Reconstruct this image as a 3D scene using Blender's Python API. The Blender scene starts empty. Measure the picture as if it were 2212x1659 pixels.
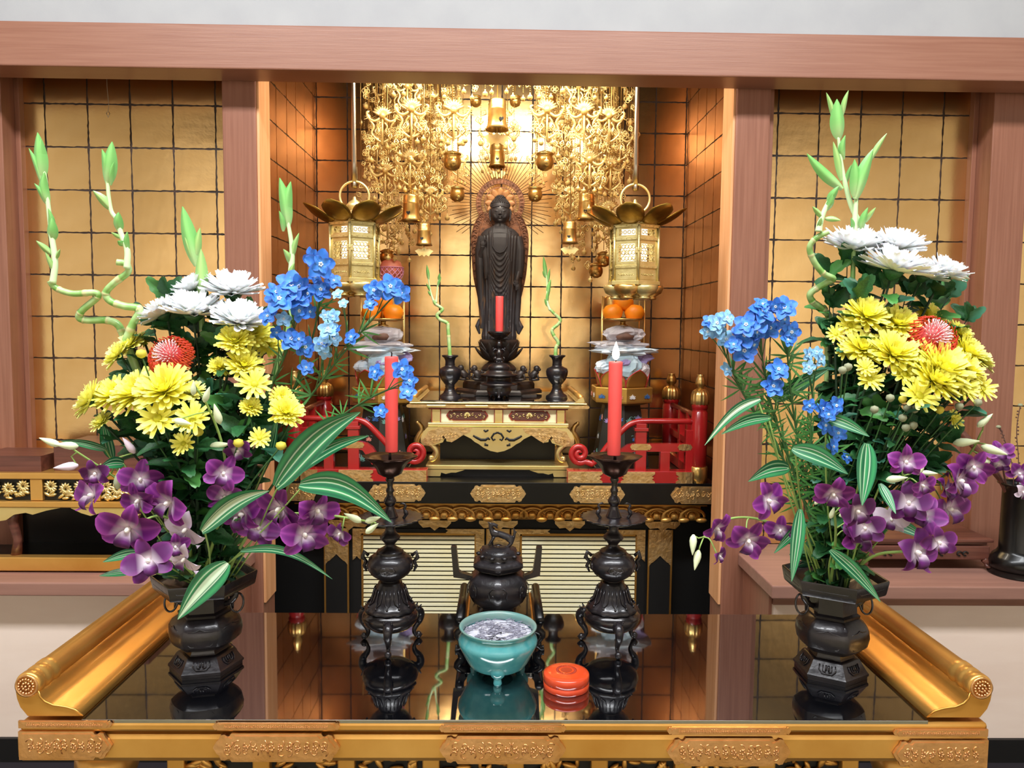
import bpy, math, random
from mathutils import Vector, Matrix, Quaternion, noise
PI=math.pi; R=random.Random(7)
C=bpy.context.scene.collection; SC=bpy.context.scene
sin,cos,rad=math.sin,math.cos,math.radians
# ------------------------------------------------------------------ camera
F=1640.0; CAMZ=1.0; VX,VY=1080.0,705.0; ROLL=0.0088
_ax,_ay=(VX-1106)/F,(829.5-VY)/F
_cr,_sr=cos(ROLL),sin(ROLL)
# world +Y seen in camera axes, then a basis around it
_y=Vector((_ax,_ay,-1)).normalized()
_zup=Vector((_sr,_cr,0)); _z=(_zup-_y*_zup.dot(_y)).normalized(); _x=_y.cross(_z)
RM=Matrix((_x,_y,_z))            # camera axes -> world axes
cam=bpy.data.cameras.new('camera'); camo=bpy.data.objects.new('camera',cam); C.objects.link(camo)
cam.sensor_width=36; cam.lens=36*F/2212; cam.clip_start=.02
camo.matrix_world=Matrix.Translation((0,0,CAMZ))@RM.to_4x4()
SC.camera=camo
def P(px,py,d):
    "pixel of the photograph at world depth d (metres along +Y) -> world point"
    v=RM@Vector(((px-1106)/F,-(py-829.5)/F,-1)); v*=d/v.y
    return Vector((v.x,v.y,v.z+CAMZ))
def PZ(px,py,z):
    v=RM@Vector(((px-1106)/F,-(py-829.5)/F,-1)); k=(z-CAMZ)/v.z
    return Vector((v.x*k,v.y*k,z))
def px(n,d): return n*d/F
# ------------------------------------------------------------------ world, lamps, exposure
w=bpy.data.worlds.new('world'); SC.world=w; w.use_nodes=True
w.node_tree.nodes['Background'].inputs[0].default_value=(.93,.95,1,1)
w.node_tree.nodes['Background'].inputs[1].default_value=.03
def area(name,loc,rot,sx,sy,e,col):
    l=bpy.data.lights.new(name,'AREA'); l.shape='RECTANGLE'; l.size=sx; l.size_y=sy; l.energy=e; l.color=col
    o=bpy.data.objects.new(name,l); o.location=loc; o.rotation_euler=rot; C.objects.link(o); return o
area('ceiling_light',(-.1,.30,2.66),(rad(14),0,0),3.0,.26,84,(.95,.98,1))
area('rear_fill_light',(0,-2.6,2.62),(rad(-38),0,0),3.6,.6,135,(1,.98,.95))  # added fill lamp, aimed at the unseen rear wall
area('alcove_light',(0,1.95,1.80),(rad(30),0,0),.62,.08,8.5,(1,.90,.74))
SC.view_settings.view_transform='Standard'; SC.view_settings.look='None'
SC.view_settings.exposure=.42; SC.view_settings.gamma=1; SC.view_settings.use_curve_mapping=False
# ------------------------------------------------------------------ materials
def lin(c): return tuple((x/255/12.92 if x/255<=.04045 else ((x/255+.055)/1.055)**2.4) for x in c[:3])+(1,)
M={}
def mat(name,c,rough=.5,metal=0,c2=None,ns=20,stretch=(1,1,1),bump=0,bs=60,bdist=.002,coat=0,ior=1.5,attr=False,sss=0,emit=0,kind='noise',thr=(.35,.65),spec=.5,var=0,alpha=1,trans=0,rvar=0):
    m=bpy.data.materials.new(name); m.use_nodes=True; nt=m.node_tree; n=nt.nodes; L=nt.links; b=n['Principled BSDF']
    b.inputs['Base Color'].default_value=lin(c); b.inputs['Roughness'].default_value=rough; b.inputs['Metallic'].default_value=metal
    b.inputs['IOR'].default_value=ior; b.inputs['Coat Weight'].default_value=coat; b.inputs['Coat Roughness'].default_value=.05
    b.inputs['Specular IOR Level'].default_value=spec
    b.inputs['Alpha'].default_value=alpha; b.inputs['Transmission Weight'].default_value=trans
    if sss: b.inputs['Subsurface Weight'].default_value=sss; b.inputs['Subsurface Radius'].default_value=(.01,.005,.003)
    if emit: b.inputs['Emission Color'].default_value=lin(c); b.inputs['Emission Strength'].default_value=emit
    tc=n.new('ShaderNodeTexCoord'); mp=n.new('ShaderNodeMapping'); mp.inputs['Scale'].default_value=stretch
    L.new(tc.outputs['Object'],mp.inputs[0]); col=None
    if attr:
        a=n.new('ShaderNodeAttribute'); a.attribute_name='Col'; col=a.outputs['Color']
    elif c2:
        t=n.new('ShaderNodeTexNoise'); t.inputs['Scale'].default_value=ns; t.inputs['Detail'].default_value=6; L.new(mp.outputs[0],t.inputs[0])
        r=n.new('ShaderNodeValToRGB'); r.color_ramp.elements[0].position=thr[0]; r.color_ramp.elements[1].position=thr[1]
        r.color_ramp.elements[0].color=lin(c); r.color_ramp.elements[1].color=lin(c2); L.new(t.outputs[0],r.inputs[0]); col=r.outputs[0]
        if rvar:
            q=n.new('ShaderNodeMapRange'); q.inputs[3].default_value=rough-rvar; q.inputs[4].default_value=rough+rvar; L.new(t.outputs[0],q.inputs[0]); L.new(q.outputs[0],b.inputs['Roughness'])
    if var:
        oi=n.new('ShaderNodeObjectInfo'); h=n.new('ShaderNodeHueSaturation'); q=n.new('ShaderNodeMapRange')
        q.inputs[3].default_value=1-var; q.inputs[4].default_value=1+var; L.new(oi.outputs['Random'],q.inputs[0]); L.new(q.outputs[0],h.inputs['Value'])
        if col: L.new(col,h.inputs['Color'])
        else: h.inputs['Color'].default_value=lin(c)
        col=h.outputs[0]
    if col: L.new(col,b.inputs['Base Color'])
    if bump:
        t=n.new('ShaderNodeTexVoronoi' if kind=='voronoi' else 'ShaderNodeTexNoise'); t.inputs['Scale'].default_value=bs; L.new(mp.outputs[0],t.inputs[0])
        if kind!='voronoi': t.inputs['Detail'].default_value=4
        bp=n.new('ShaderNodeBump'); bp.inputs['Strength'].default_value=bump; bp.inputs['Distance'].default_value=bdist
        L.new(t.outputs[0],bp.inputs['Height']); L.new(bp.outputs[0],b.inputs['Normal'])
    M[name]=m; return m
mat('wood',(140,94,76),.36,c2=(150,105,86),ns=14,stretch=(.35,1,12),bump=.08,bs=40)       # horizontal grain
mat('wood_v',(134,86,67),.33,c2=(148,99,79),ns=14,stretch=(12,6,.35),bump=.06,bs=40)     # vertical grain
mat('wood_lamplit',(214,150,100),.5,c2=(230,172,124),ns=14,stretch=(12,6,.35))  # pillar wood with the alcove lamp's light painted into the colour
mat('wood_shelf',(146,106,94),.42,c2=(158,116,102),ns=10,stretch=(.4,8,8))
mat('wood_dark',(84,48,40),.3,c2=(110,66,54),ns=12,stretch=(.4,6,10))
mat('plaster',(160,160,163),.9,c2=(166,166,168),ns=9,bump=.05,bs=300)
mat('plaster_flake',(222,220,218),.9,c2=(206,196,184),ns=120,thr=(.62,.66))
mat('cream',(246,226,212),.85,c2=(236,212,196),ns=3,stretch=(1,1,5),thr=(.4,.8))
mat('joint',(34,20,14),.6,c2=(58,36,26),ns=60)
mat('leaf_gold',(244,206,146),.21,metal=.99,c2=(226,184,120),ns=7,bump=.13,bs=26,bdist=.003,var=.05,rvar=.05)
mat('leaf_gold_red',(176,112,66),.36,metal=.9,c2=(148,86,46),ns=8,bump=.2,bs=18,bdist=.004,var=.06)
mat('gold',(216,164,84),.34,metal=.9,c2=(192,134,58),ns=6,bump=.1,bs=30)
mat('gold_paint',(232,180,98),.36,metal=.75,c2=(206,148,66),ns=5,stretch=(1,.4,1),bump=.06,bs=25,coat=.2)
mat('gold_light',(246,222,156),.3,metal=.85,c2=(232,204,130),ns=9)
mat('gold_pale',(255,248,210),.4,metal=.1,c2=(252,240,192),ns=9)
mat('fitting',(240,204,146),.34,metal=.88,c2=(222,178,112),ns=60,bump=.42,bs=105,bdist=.0035,kind='noise')
mat('fitting_front',(236,184,132),.34,metal=.9,c2=(214,158,98),ns=18,bump=.5,bs=62,bdist=.0035)
mat('brass',(244,208,132),.30,metal=.9,c2=(196,152,80),ns=18,bump=.1,bs=60)
mat('yoraku',(255,232,168),.33,metal=.5,c2=(240,204,122),ns=30)
mat('chain',(206,168,96),.4,metal=.9)
mat('lantern',(226,208,146),.36,metal=.75,c2=(206,184,116),ns=30,bump=.45,bs=170,bdist=.0016)
mat('lantern_roof',(172,138,62),.35,metal=.9,c2=(138,104,40),ns=25,bump=.25,bs=90)
mat('steel',(186,176,160),.3,metal=1)
mat('black',(8,7,8),.3,spec=.35,coat=.12,c2=(14,12,12),ns=5)
mat('black_matte',(10,9,9),.55)
mat('bronze',(24,21,24),.34,metal=.25,c2=(38,32,36),ns=25,bump=.35,bs=85,bdist=.002,coat=.25,spec=.6)
mat('bronze_plain',(26,21,23),.26,metal=.3,c2=(40,32,33),ns=10,coat=.4,spec=.6)
mat('bronze_dish',(88,62,50),.28,metal=.8,c2=(50,34,30),ns=14)
mat('red',(176,34,34),.25,c2=(160,26,28),ns=5,coat=.5)
mat('red_edge',(150,52,34),.5)
mat('red_old',(120,52,32),.35,c2=(88,34,22),ns=12,coat=.3)
mat('glass_top',(8,9,13),.03,ior=2.6,coat=.5,spec=.9)
mat('glass_edge',(20,52,52),.1,ior=1.5)
mat('candle',(255,84,82),.42,sss=.3,c2=(252,98,92),ns=4)
mat('wick',(20,16,16),.8)
mat('flame',(255,236,206),.5,emit=14)
mat('glow',(255,246,228),.5,emit=1.0)
mat('ray',(120,78,38),.5,metal=.5)
mat('celadon',(66,150,156),.18,c2=(88,166,170),ns=60,coat=.6,spec=.6)
mat('celadon_rim',(126,146,138),.3,c2=(96,150,148),ns=20)
mat('ash',(214,212,222),.95,c2=(176,176,188),ns=60,bump=.5,bs=120)
mat('incense',(136,134,150),.9)
mat('incense_dark',(26,24,28),.9)
mat('box_red',(222,78,36),.25,c2=(206,64,28),ns=10,coat=.5)
mat('box_seal',(166,52,26),.4)
mat('statue',(52,48,50),.5,c2=(50,43,42),ns=14,metal=.15,bump=.15,bs=120,bdist=.001)
mat('statue_gold',(54,50,52),.5,c2=(120,86,54),ns=30,stretch=(3,1,.6),thr=(.56,.72),metal=.1)
_m=M['statue_gold']; _nt=_m.node_tree; _r=[x for x in _nt.nodes if x.type=='VALTORGB'][0]; _b=_nt.nodes['Principled BSDF']
_g=_nt.nodes.new('ShaderNodeSeparateXYZ'); _tc=[x for x in _nt.nodes if x.type=='TEX_COORD'][0]; _nt.links.new(_tc.outputs['Object'],_g.inputs[0])
_q=_nt.nodes.new('ShaderNodeMapRange'); _q.inputs[1].default_value=.27; _q.inputs[2].default_value=.12; _nt.links.new(_g.outputs['Z'],_q.inputs[0])
_x=_nt.nodes.new('ShaderNodeMix'); _x.data_type='RGBA'; _x.inputs[6].default_value=lin((62,59,62)); _nt.links.new(_q.outputs[0],_x.inputs[0]); _nt.links.new(_r.outputs[0],_x.inputs[7]); _nt.links.new(_x.outputs[2],_b.inputs['Base Color'])
mat('wood_halo',(150,98,66),.5,metal=.3,c2=(96,60,42),ns=60,bump=.6,bs=130)
mat('wood_halo2',(206,150,92),.5,metal=.3,c2=(150,98,60),ns=30)
mat('statue_base',(34,28,26),.45,c2=(56,44,38),ns=30,bump=.4,bs=70)
mat('orange',(246,142,22),.42,bump=.25,bs=260,bdist=.0006,sss=.1)
mat('peach',(232,120,108),.45,c2=(240,150,120),ns=8)
mat('net',(240,168,200),.7)
mat('film',(240,240,246),.15,c2=(222,218,228),ns=18,alpha=.5,spec=.8)
mat('film_white',(240,246,250),.25,c2=(190,212,228),ns=26)
mat('film_blue',(178,208,226),.3,c2=(198,222,234),ns=40)
mat('film_purple',(168,150,204),.4)
mat('cake',(86,56,44),.6,c2=(120,84,66),ns=22)
mat('redwrap',(190,56,60),.4)
mat('paint_dark',(42,40,34),.4)
mat('paint_gold',(206,164,82),.35,metal=.7)
for nm,c in dict(p_white=(236,232,228),p_pink=(232,150,130),p_blue=(64,110,170),p_teal=(110,160,146),p_violet=(150,130,176)).items(): mat(nm,c,.5)
mat('cane',(118,176,84),.35,attr=True,coat=.3)
mat('petal',(255,255,255),.55,attr=True,sss=.08)
mat('mum_white',(250,252,255),.6,sss=.3,attr=True)
mat('mum_yellow',(252,232,60),.6,sss=.1,attr=True)
mat('green',(48,104,54),.45,c2=(28,74,42),ns=30,var=.25,bump=.2,bs=80)
mat('green_bright',(70,128,60),.45,var=.2)  # brighter leaf green, also the delphinium blades
mat('green_blue',(52,108,84),.5,var=.25)
mat('stem',(64,104,56),.5,var=.2)
mat('stem_dark',(34,60,38),.6,var=.2)
mat('stem_pale',(150,180,96),.5)
mat('stripe',(40,120,70),.35,attr=True,coat=.25)
mat('bud_white',(232,240,206),.5,attr=True)
mat('bud_grey',(150,152,122),.7)
mat('bud_yellow',(216,200,70),.6)
mat('protea',(238,90,50),.5,attr=True)
mat('twig',(96,64,54),.7)
mat('floor',(40,34,40),.7)
mat('tatami',(170,158,120),.8,c2=(156,144,106),ns=40,stretch=(1,14,1))
mat('room_wall',(232,226,218),.9,c2=(226,220,210),ns=4)
mat('ceiling_wood',(40,28,20),.7,c2=(50,34,26),ns=6,stretch=(12,.4,1))
mat('ceiling_m',(34,22,16),.8)
mat('thread',(150,130,110),.7)
# ------------------------------------------------------------------ mesh builder
class MB:
    def __init__(s): s.v=[];s.f=[];s.s=[];s.m=[];s.c=[];s.T=None;s.mi=0;s.uc=False
    def add(s,vs,fs,smooth=True,col=None):
        o=len(s.v)
        for i,p in enumerate(vs):
            p=Vector(p); s.v.append(tuple(s.T@p) if s.T else tuple(p))
            if col is not None: s.uc=True
            s.c.append((col[i] if isinstance(col,list) else col) or (1,1,1,1))
        for f in fs: s.f.append(tuple(i+o for i in f)); s.s.append(smooth); s.m.append(s.mi)
        return s
    def box(s,x0,x1,y0,y1,z0,z1):
        return s.add([(x,y,z) for x in(x0,x1) for y in(y0,y1) for z in(z0,z1)],[(0,1,3,2),(4,6,7,5),(0,4,5,1),(2,3,7,6),(0,2,6,4),(1,5,7,3)],False)
    def lathe(s,pr,seg=32,c=(0,0,0),lobe=0,amp=0,lz=None,smooth=True,a0=0,ry=1,cap=True,col=None):
        vs=[];n=len(pr)
        for k,(r,z) in enumerate(pr):
            am=amp if lz is None else amp*lz[k]
            for i in range(seg):
                a=a0+2*PI*i/seg; q=r*(1+am*cos(lobe*a)) if lobe else r
                vs.append((c[0]+q*cos(a),c[1]+q*ry*sin(a),c[2]+z))
        fs=[(k*seg+i,k*seg+(i+1)%seg,(k+1)*seg+(i+1)%seg,(k+1)*seg+i) for k in range(n-1) for i in range(seg)]
        if cap:
            if pr[0][0]>1e-5: fs.append(tuple(range(seg))[::-1])
            if pr[-1][0]>1e-5: fs.append(tuple((n-1)*seg+i for i in range(seg)))
        if pr[0][1]>pr[-1][1]: fs=[f[::-1] for f in fs]
        return s.add(vs,fs,smooth,col)
    def ball(s,c,r,seg=14,rings=8,col=None):
        if not hasattr(r,'__len__'): r=(r,r,r)
        vs=[];
        for k in range(rings+1):
            t=PI*k/rings
            for i in range(seg): a=2*PI*i/seg; vs.append((c[0]+r[0]*sin(t)*cos(a),c[1]+r[1]*sin(t)*sin(a),c[2]-r[2]*cos(t)))
        return s.add(vs,[(k*seg+i,k*seg+(i+1)%seg,(k+1)*seg+(i+1)%seg,(k+1)*seg+i) for k in range(rings) for i in range(seg)],True,col)
    def tube(s,pts,r,seg=8,col=None,closed=False,flat=1):
        pts=[Vector(p) for p in pts]; n=len(pts)
        if not hasattr(r,'__len__'): r=[r]*n
        vs=[];cs=[];u=None
        for k,p in enumerate(pts):
            t=(pts[(k+1)%n]-pts[k-1]) if closed else (pts[min(k+1,n-1)]-pts[max(k-1,0)])
            if t.length<1e-9: t=Vector((0,0,1))
            t.normalize()
            if u is None: u=t.orthogonal().normalized() if abs(t.y)>.95 else t.cross(Vector((0,1,0))).normalized()
            else:
                u=u-t*u.dot(t)
                u=u.normalized() if u.length>1e-6 else t.orthogonal().normalized()
            w_=t.cross(u)
            for i in range(seg):
                a=2*PI*i/seg; vs.append(p+(u*cos(a)+w_*sin(a)*flat)*r[k]); cs.append(col[k] if isinstance(col,list) else col)
        K=n if closed else n-1
        fs=[(k*seg+i,k*seg+(i+1)%seg,((k+1)%n)*seg+(i+1)%seg,((k+1)%n)*seg+i) for k in range(K) for i in range(seg)]
        if not closed: fs+= [tuple(range(seg))[::-1],tuple((n-1)*seg+i for i in range(seg))]
        return s.add(vs,fs,True,cs if col else None)
    def ext(s,poly,y0,y1,smooth=False,ax='y'):
        "polygon [(x,z)] extruded along y (or other axis)"
        n=len(poly)
        q=(lambda a,b,c:(a,c,b)) if ax=='y' else ((lambda a,b,c:(a,b,c)) if ax=='z' else (lambda a,b,c:(c,a,b)))
        vs=[q(a,b,y0) for a,b in poly]+[q(a,b,y1) for a,b in poly]
        s.add(vs,[tuple(range(n)),tuple(range(2*n-1,n-1,-1))],False)
        return s.add(vs,[(i,i+n,(i+1)%n+n,(i+1)%n) for i in range(n)],smooth)
    def sheet(s,fn,nu,nv,col=None,thick=0):
        vs=[];cs=[]
        for j in range(nv+1):
            for i in range(nu+1):
                u,v=i/nu,j/nv; vs.append(fn(u,v)); cs.append(col(u,v) if col else None)
        return s.add(vs,[(j*(nu+1)+i,j*(nu+1)+i+1,(j+1)*(nu+1)+i+1,(j+1)*(nu+1)+i) for j in range(nv) for i in range(nu)],True,cs if col else None)
    def mesh(s,name,mats):
        m=bpy.data.meshes.new(name); m.from_pydata(s.v,[],s.f)
        m.polygons.foreach_set('use_smooth',s.s); m.polygons.foreach_set('material_index',s.m)
        if s.uc:
            a=m.color_attributes.new('Col','FLOAT_COLOR','POINT'); a.data.foreach_set('color',[x for c in s.c for x in c])
        for k in (mats if isinstance(mats,(list,tuple)) else [mats]): m.materials.append(M[k])
        m.update(); return m
    def obj(s,name,mats,parent=None,loc=None,bevel=0,solid=0,**kw):
        o=bpy.data.objects.new(name,s.mesh(name,mats)); C.objects.link(o)
        if parent: o.parent=parent
        if loc is not None: o.location=loc
        if solid: d=o.modifiers.new('s','SOLIDIFY'); d.thickness=solid; d.offset=0
        if bevel: b=o.modifiers.new('b','BEVEL'); b.width=bevel; b.segments=2; b.limit_method='ANGLE'; b.angle_limit=rad(35)
        for k,v in kw.items(): o[k]=v
        return o
def thing(name,label,cat,loc=(0,0,0),group=None,rot=None):
    o=bpy.data.objects.new(name,None); o.empty_display_size=.02; C.objects.link(o); o.location=loc
    if rot: o.rotation_euler=rot
    o['label']=label; o['category']=cat
    if group: o['group']=group
    return o
def tag(o,label,cat,group=None):
    o['label']=label; o['category']=cat
    if group: o['group']=group
    return o
def st(o): o['kind']='structure'; return o
def inst(mesh,name,parent,mw,mod=None):
    o=bpy.data.objects.new(name,mesh); C.objects.link(o); o.parent=parent; o.matrix_local=mw; return o
def copy_tree(o,parent=None):
    c=o.copy(); C.objects.link(c); c.parent=parent
    for ch in o.children: copy_tree(ch,c)
    return c
def bez(pts,n=24):
    "smooth curve through points (Catmull-Rom)"
    pts=[Vector(p) for p in pts]; q=[pts[0]*2-pts[1]]+pts+[pts[-1]*2-pts[-2]]; out=[]; segs=len(pts)-1; m=max(1,n//segs)
    for i in range(segs):
        a,b,c,d=q[i:i+4]
        for k in range(m):
            t=k/m; out.append(.5*((2*b)+(c-a)*t+(2*a-5*b+4*c-d)*t*t+(3*b-a-3*c+d)*t**3))
    out.append(pts[-1]); return out
def frame(d,up=Vector((0,0,1)),roll=0):
    "rotation whose Z axis is d"
    z=Vector(d).normalized(); x=up.cross(z); x=x.normalized() if x.length>1e-4 else Vector((1,0,0)); y=z.cross(x)
    m=Matrix((x,y,z)).transposed().to_4x4()
    return m@Matrix.Rotation(roll,4,'Z')
ORD=['first','second','third','fourth','fifth','sixth','seventh','eighth','ninth','tenth','eleventh','twelfth','thirteenth','fourteenth','fifteenth','sixteenth','seventeenth','eighteenth','nineteenth','twentieth']+['twenty-'+x for x in ['first','second','third','fourth','fifth','sixth','seventh','eighth','ninth']]+['thirtieth']+['thirty-'+x for x in ['first','second','third','fourth','fifth','sixth','seventh','eighth','ninth']]+['fortieth']
# ------------------------------------------------------------------ the setting
T=PZ(1080,1556,0.0)  # dummy
TZ=P(1080,1556,1.0).z                      # table top height
YB=2.63; YS=1.96; YP=1.87; YF=1.78
XL=P(683,690,YB).x; XR=P(1475,690,YB).x
BZ=P(1100,158,YF).z; BT=P(1100,62,YF).z
SHZ=P(1690,1266,1.63).z
def leaf_wall(name,o,u,v,W,H,tile,gu,gv,m='leaf_gold',seed=1,jw=.0011):
    "dark lacquer board with irregular squares of gold leaf; o corner, u/v unit vectors, gu/gv position of one grid line"
    o,u,v=Vector(o),Vector(u),Vector(v); n=-u.cross(v); rr=random.Random(seed)
    b=MB(); b.T=Matrix((u,n,v)).transposed().to_4x4(); b.T.translation=o
    b.box(0,W,0,.02,0,H)
    wall=st(b.obj(name,'joint'))
    def poly(x0,x1,z0,z1):
        p=[];g=.0022
        def side(ax,ay,bx,by):
            k=15
            for i in range(k):
                t=(.03,.06,.11,.18,.27,.34,.43,.5,.57,.66,.73,.82,.89,.94,.97)[i]; e=jw+abs(rr.gauss(0,.0009))+(.0012,.0014,.0008,.0003,0,0,0,0,0,0,0,.0003,.0008,.0014,.0012)[i]*rr.uniform(.4,1.0); e=min(e,.0030)
                dx,dy=(bx-ax),(by-ay); l=math.hypot(dx,dy); nx,ny=-dy/l,dx/l
                p.append((ax+dx*t+nx*e,ay+dy*t+ny*e))
        side(x0,z0,x1,z0);side(x1,z0,x1,z1);side(x1,z1,x0,z1);side(x0,z1,x0,z0); return p
    shared=[]
    for k in range(8):
        q=MB(); q.ext(poly(0,tile,0,tile),0,.0012); shared.append(q.mesh('gold_leaf_square',m))
    gu%=tile; gv%=tile
    xs=[gu-tile+i*tile for i in range(int(W/tile)+3)]; zs=[gv-tile+i*tile for i in range(int(H/tile)+3)]
    for x in xs:
        for z in zs:
            x0,x1,z0,z1=max(x,0),min(x+tile,W),max(z,0),min(z+tile,H)
            if x1-x0<.003 or z1-z0<.003: continue
            base=Matrix((u,n,v)).transposed().to_4x4(); base.translation=o+u*x0+v*z0-n*.0016
            tl=Matrix.Rotation(rad(rr.gauss(0,.35)),4,'X')@Matrix.Rotation(rad(rr.gauss(0,.35)),4,'Z')
            if x1-x0>tile-1e-4 and z1-z0>tile-1e-4: me=rr.choice(shared)
            else: q=MB(); q.ext(poly(0,x1-x0,0,z1-z0),0,.0012); me=q.mesh('gold_leaf_square',m)
            c=Matrix.Translation((tile/2,0,tile/2)); inst(me,'gold_leaf_square',wall,base@c@tl@c.inverted())
    return wall
pb=P(1015.7,618,YB)
leaf_wall('wall_back',(XL,YB,.45),(1,0,0),(0,0,1),XR-XL,1.53,.1043,pb.x-XL,pb.z-.45,seed=3,jw=.0015)
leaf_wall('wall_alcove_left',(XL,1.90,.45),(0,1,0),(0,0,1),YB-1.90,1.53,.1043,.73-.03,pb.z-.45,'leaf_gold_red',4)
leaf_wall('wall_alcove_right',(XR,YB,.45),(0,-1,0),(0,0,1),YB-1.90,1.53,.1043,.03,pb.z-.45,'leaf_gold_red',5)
pl=P(201,594,YS); XLB=-2.58; PX0=P(478,190,YP).x; PX1=P(552,190,YP).x
PR0=P(1592,190,YP).x; PR1=P(1667,190,YP).x
leaf_wall('wall_left',(XLB,YS,SHZ),(1,0,0),(0,0,1),PX1-XLB,1.75-SHZ,.1057,pl.x-XLB,pl.z-SHZ,seed=6)
pr=P(1671,518,YS)
leaf_wall('wall_right',(PR0,YS,SHZ),(1,0,0),(0,0,1),2.58-PR0,1.75-SHZ,.1057,pr.x-PR0,pr.z-SHZ,seed=7)
n=0
def trim(b,m,bevel=.002):
    global n; n+=1; return st(b.obj('trim_%d'%n,m,bevel=bevel))
trim(MB().box(-2.6,2.6,YF,YP,BZ,BT),'wood',.003)                       # the long beam
trim(MB().box(PX0,PX1,YP,YS+.01,.0,1.75),'wood_v',.004)
trim(MB().box(PR0,PR1,YP,YS+.01,.0,1.75),'wood_v',.004)
pc=P(10,700,YP).x; trim(MB().box(pc-.14,pc,YP+.02,YS+.01,SHZ,1.75),'wood_v')
pd,pe=P(2156,190,YP).x,P(2236,190,YP).x; trim(MB().box(pd,pe,YP+.01,YS+.01,SHZ,1.75),'wood_v')
trim(MB().box(pd-.012,pd,YS-.02,YS+.01,SHZ,1.75),'wood_v',.001)
trim(MB().box(pc,pc+.012,YS-.02,YS+.01,SHZ,1.75),'wood_v',.001)
trim(MB().box(PX1,PX1+.006,YP+.004,1.96,.3,1.75),'wood_lamplit',.001)  # added thin boards: lamplit inner pillar faces, painted lighter
trim(MB().box(PR0-.006,PR0,YP+.004,1.96,.3,1.75),'wood_lamplit',.001)
trim(MB().box(XL-.03,PX1+.002,1.885,1.91,.45,1.75),'wood_v',.001)
trim(MB().box(PR0-.002,XR+.03,1.885,1.91,.45,1.75),'wood_v',.001)
b=MB(); b.box(-2.6,2.6,YF+.012,YF+.06,BT-.01,2.9); wt=st(b.obj('wall_front_top','plaster'))
st(MB().box(-2.6,2.6,YP,YB+.05,1.95,1.98).obj('ceiling','ceiling_m'))
st(MB().box(-2.6,PX1,YP,YS+.02,1.75,1.76).obj('ceiling_left','ceiling_m')); st(MB().box(PR0,2.6,YP,YS+.02,1.75,1.76).obj('ceiling_right','ceiling_m'))
st(MB().box(-2.6,2.6,.55,3,-.03,0).obj('floor','floor')); st(MB().box(-2.6,2.6,-4,.55,-.03,.004).obj('floor','tatami'))
st(MB().box(-2.6,2.6,-4,1.84,2.72,2.76).obj('ceiling','ceiling_wood')); st(MB().box(-2.6,2.6,-4.05,-4,0,2.36).obj('wall_behind','room_wall')); st(MB().box(-2.6,2.6,-4.06,-3.98,2.36,2.72).obj('wall_behind_dark_band','ceiling_wood'))  # unseen dark band above the rear wall, added to darken gold reflections
st(MB().box(-2.65,-2.6,-4,2.1,0,2.72).obj('wall_side_left','room_wall')); st(MB().box(2.6,2.65,-4,2.1,0,2.72).obj('wall_side_right','room_wall'))
# side shelves with the cream wall under them
SX=.607; th=.030
for s,x1 in((-1,-2.6),(1,2.6)):
    a,c=sorted((s*SX,x1)); sh=MB().box(a,c,1.63,YS,SHZ-th,SHZ).obj('trim_shelf','wood_shelf',bevel=.003); st(sh); n+=1; sh.name='trim_%d'%n
    a,c=sorted((s*(SX+.02),x1)); 
    st(MB().box(a,c,1.685,YS,0.0,SHZ-th).obj('wall_lower_'+('left' if s<0 else 'right'),'cream'))
    trim(MB().box(a,c,1.675,1.684,SHZ-th-(.030 if s>0 else .008),SHZ-th),'wood',.001)
    a,c=sorted((s*(SX+.012),s*(SX+.0195))); trim(MB().box(a,c,1.68,YS,0,SHZ-th),'wood_v',.001)
    a,c=sorted((s*(SX+.02),x1)); b=MB().box(a,c,1.675,1.684,0,.055); o=st(b.obj('baseboard_'+('left' if s<0 else 'right'),'black_matte'))
st(MB().box(-1.5,1.7,YB,YB+.05,0,.45).obj('wall_dais_back','black_matte'))

# ------------------------------------------------------------------ dais (shumidan)
DF=2.13
dz=P(1080,1042,DF).z; dz1=P(1080,1089,DF).z
d0=P(618,1060,DF).x; d1=P(1546,1060,DF).x; dc=(d0+d1)/2
dais=thing('altar_dais','black lacquered altar platform with gilt fittings and slatted gold doors, behind the long table','altar',(dc,DF,0))
def loc(o): o.location-=Vector((dc,DF,0)); return o
loc(MB().box(d0,d1,DF,YB-.025,dz1,dz).obj('platform_slab','black',dais,bevel=.002))
loc(MB().box(d0+.02,d1-.02,DF+.012,YB-.03,dz1-.006,dz1).obj('ledge','gold',dais))
def ornate(wpx,hpx,d,ends=(1,1)):
    "outline of a cusped fitting plate in metres centred at 0"
    w_,h=px(wpx,d)/2,px(hpx,d)/2; 
    def end(s):
        pts=[(.62,1),(.66,.80),(.70,.78),(.76,.92),(.84,.86),(.88,.55),(.93,.40),(1,0)]
        if wpx>hpx*2.2: # keep the end lobes about as long as the plate is tall
            k=h*1.25/w_/.38; pts=[(1-(1-x)*k,z) for x,z in pts]
        return pts
    L=[]
    if ends[1]: e=end(1); L+=[(x*w_,z*h) for x,z in e]+[(x*w_,-z*h) for x,z in e[-2::-1]]
    else: L+=[(w_,h),(w_,-h)]
    if ends[0]: e=end(1); L+=[(-x*w_,-z*h) for x,z in e]+[(-x*w_,z*h) for x,z in e[-2::-1]]
    else: L+=[(-w_,-h),(-w_,h)]
    return L
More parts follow.
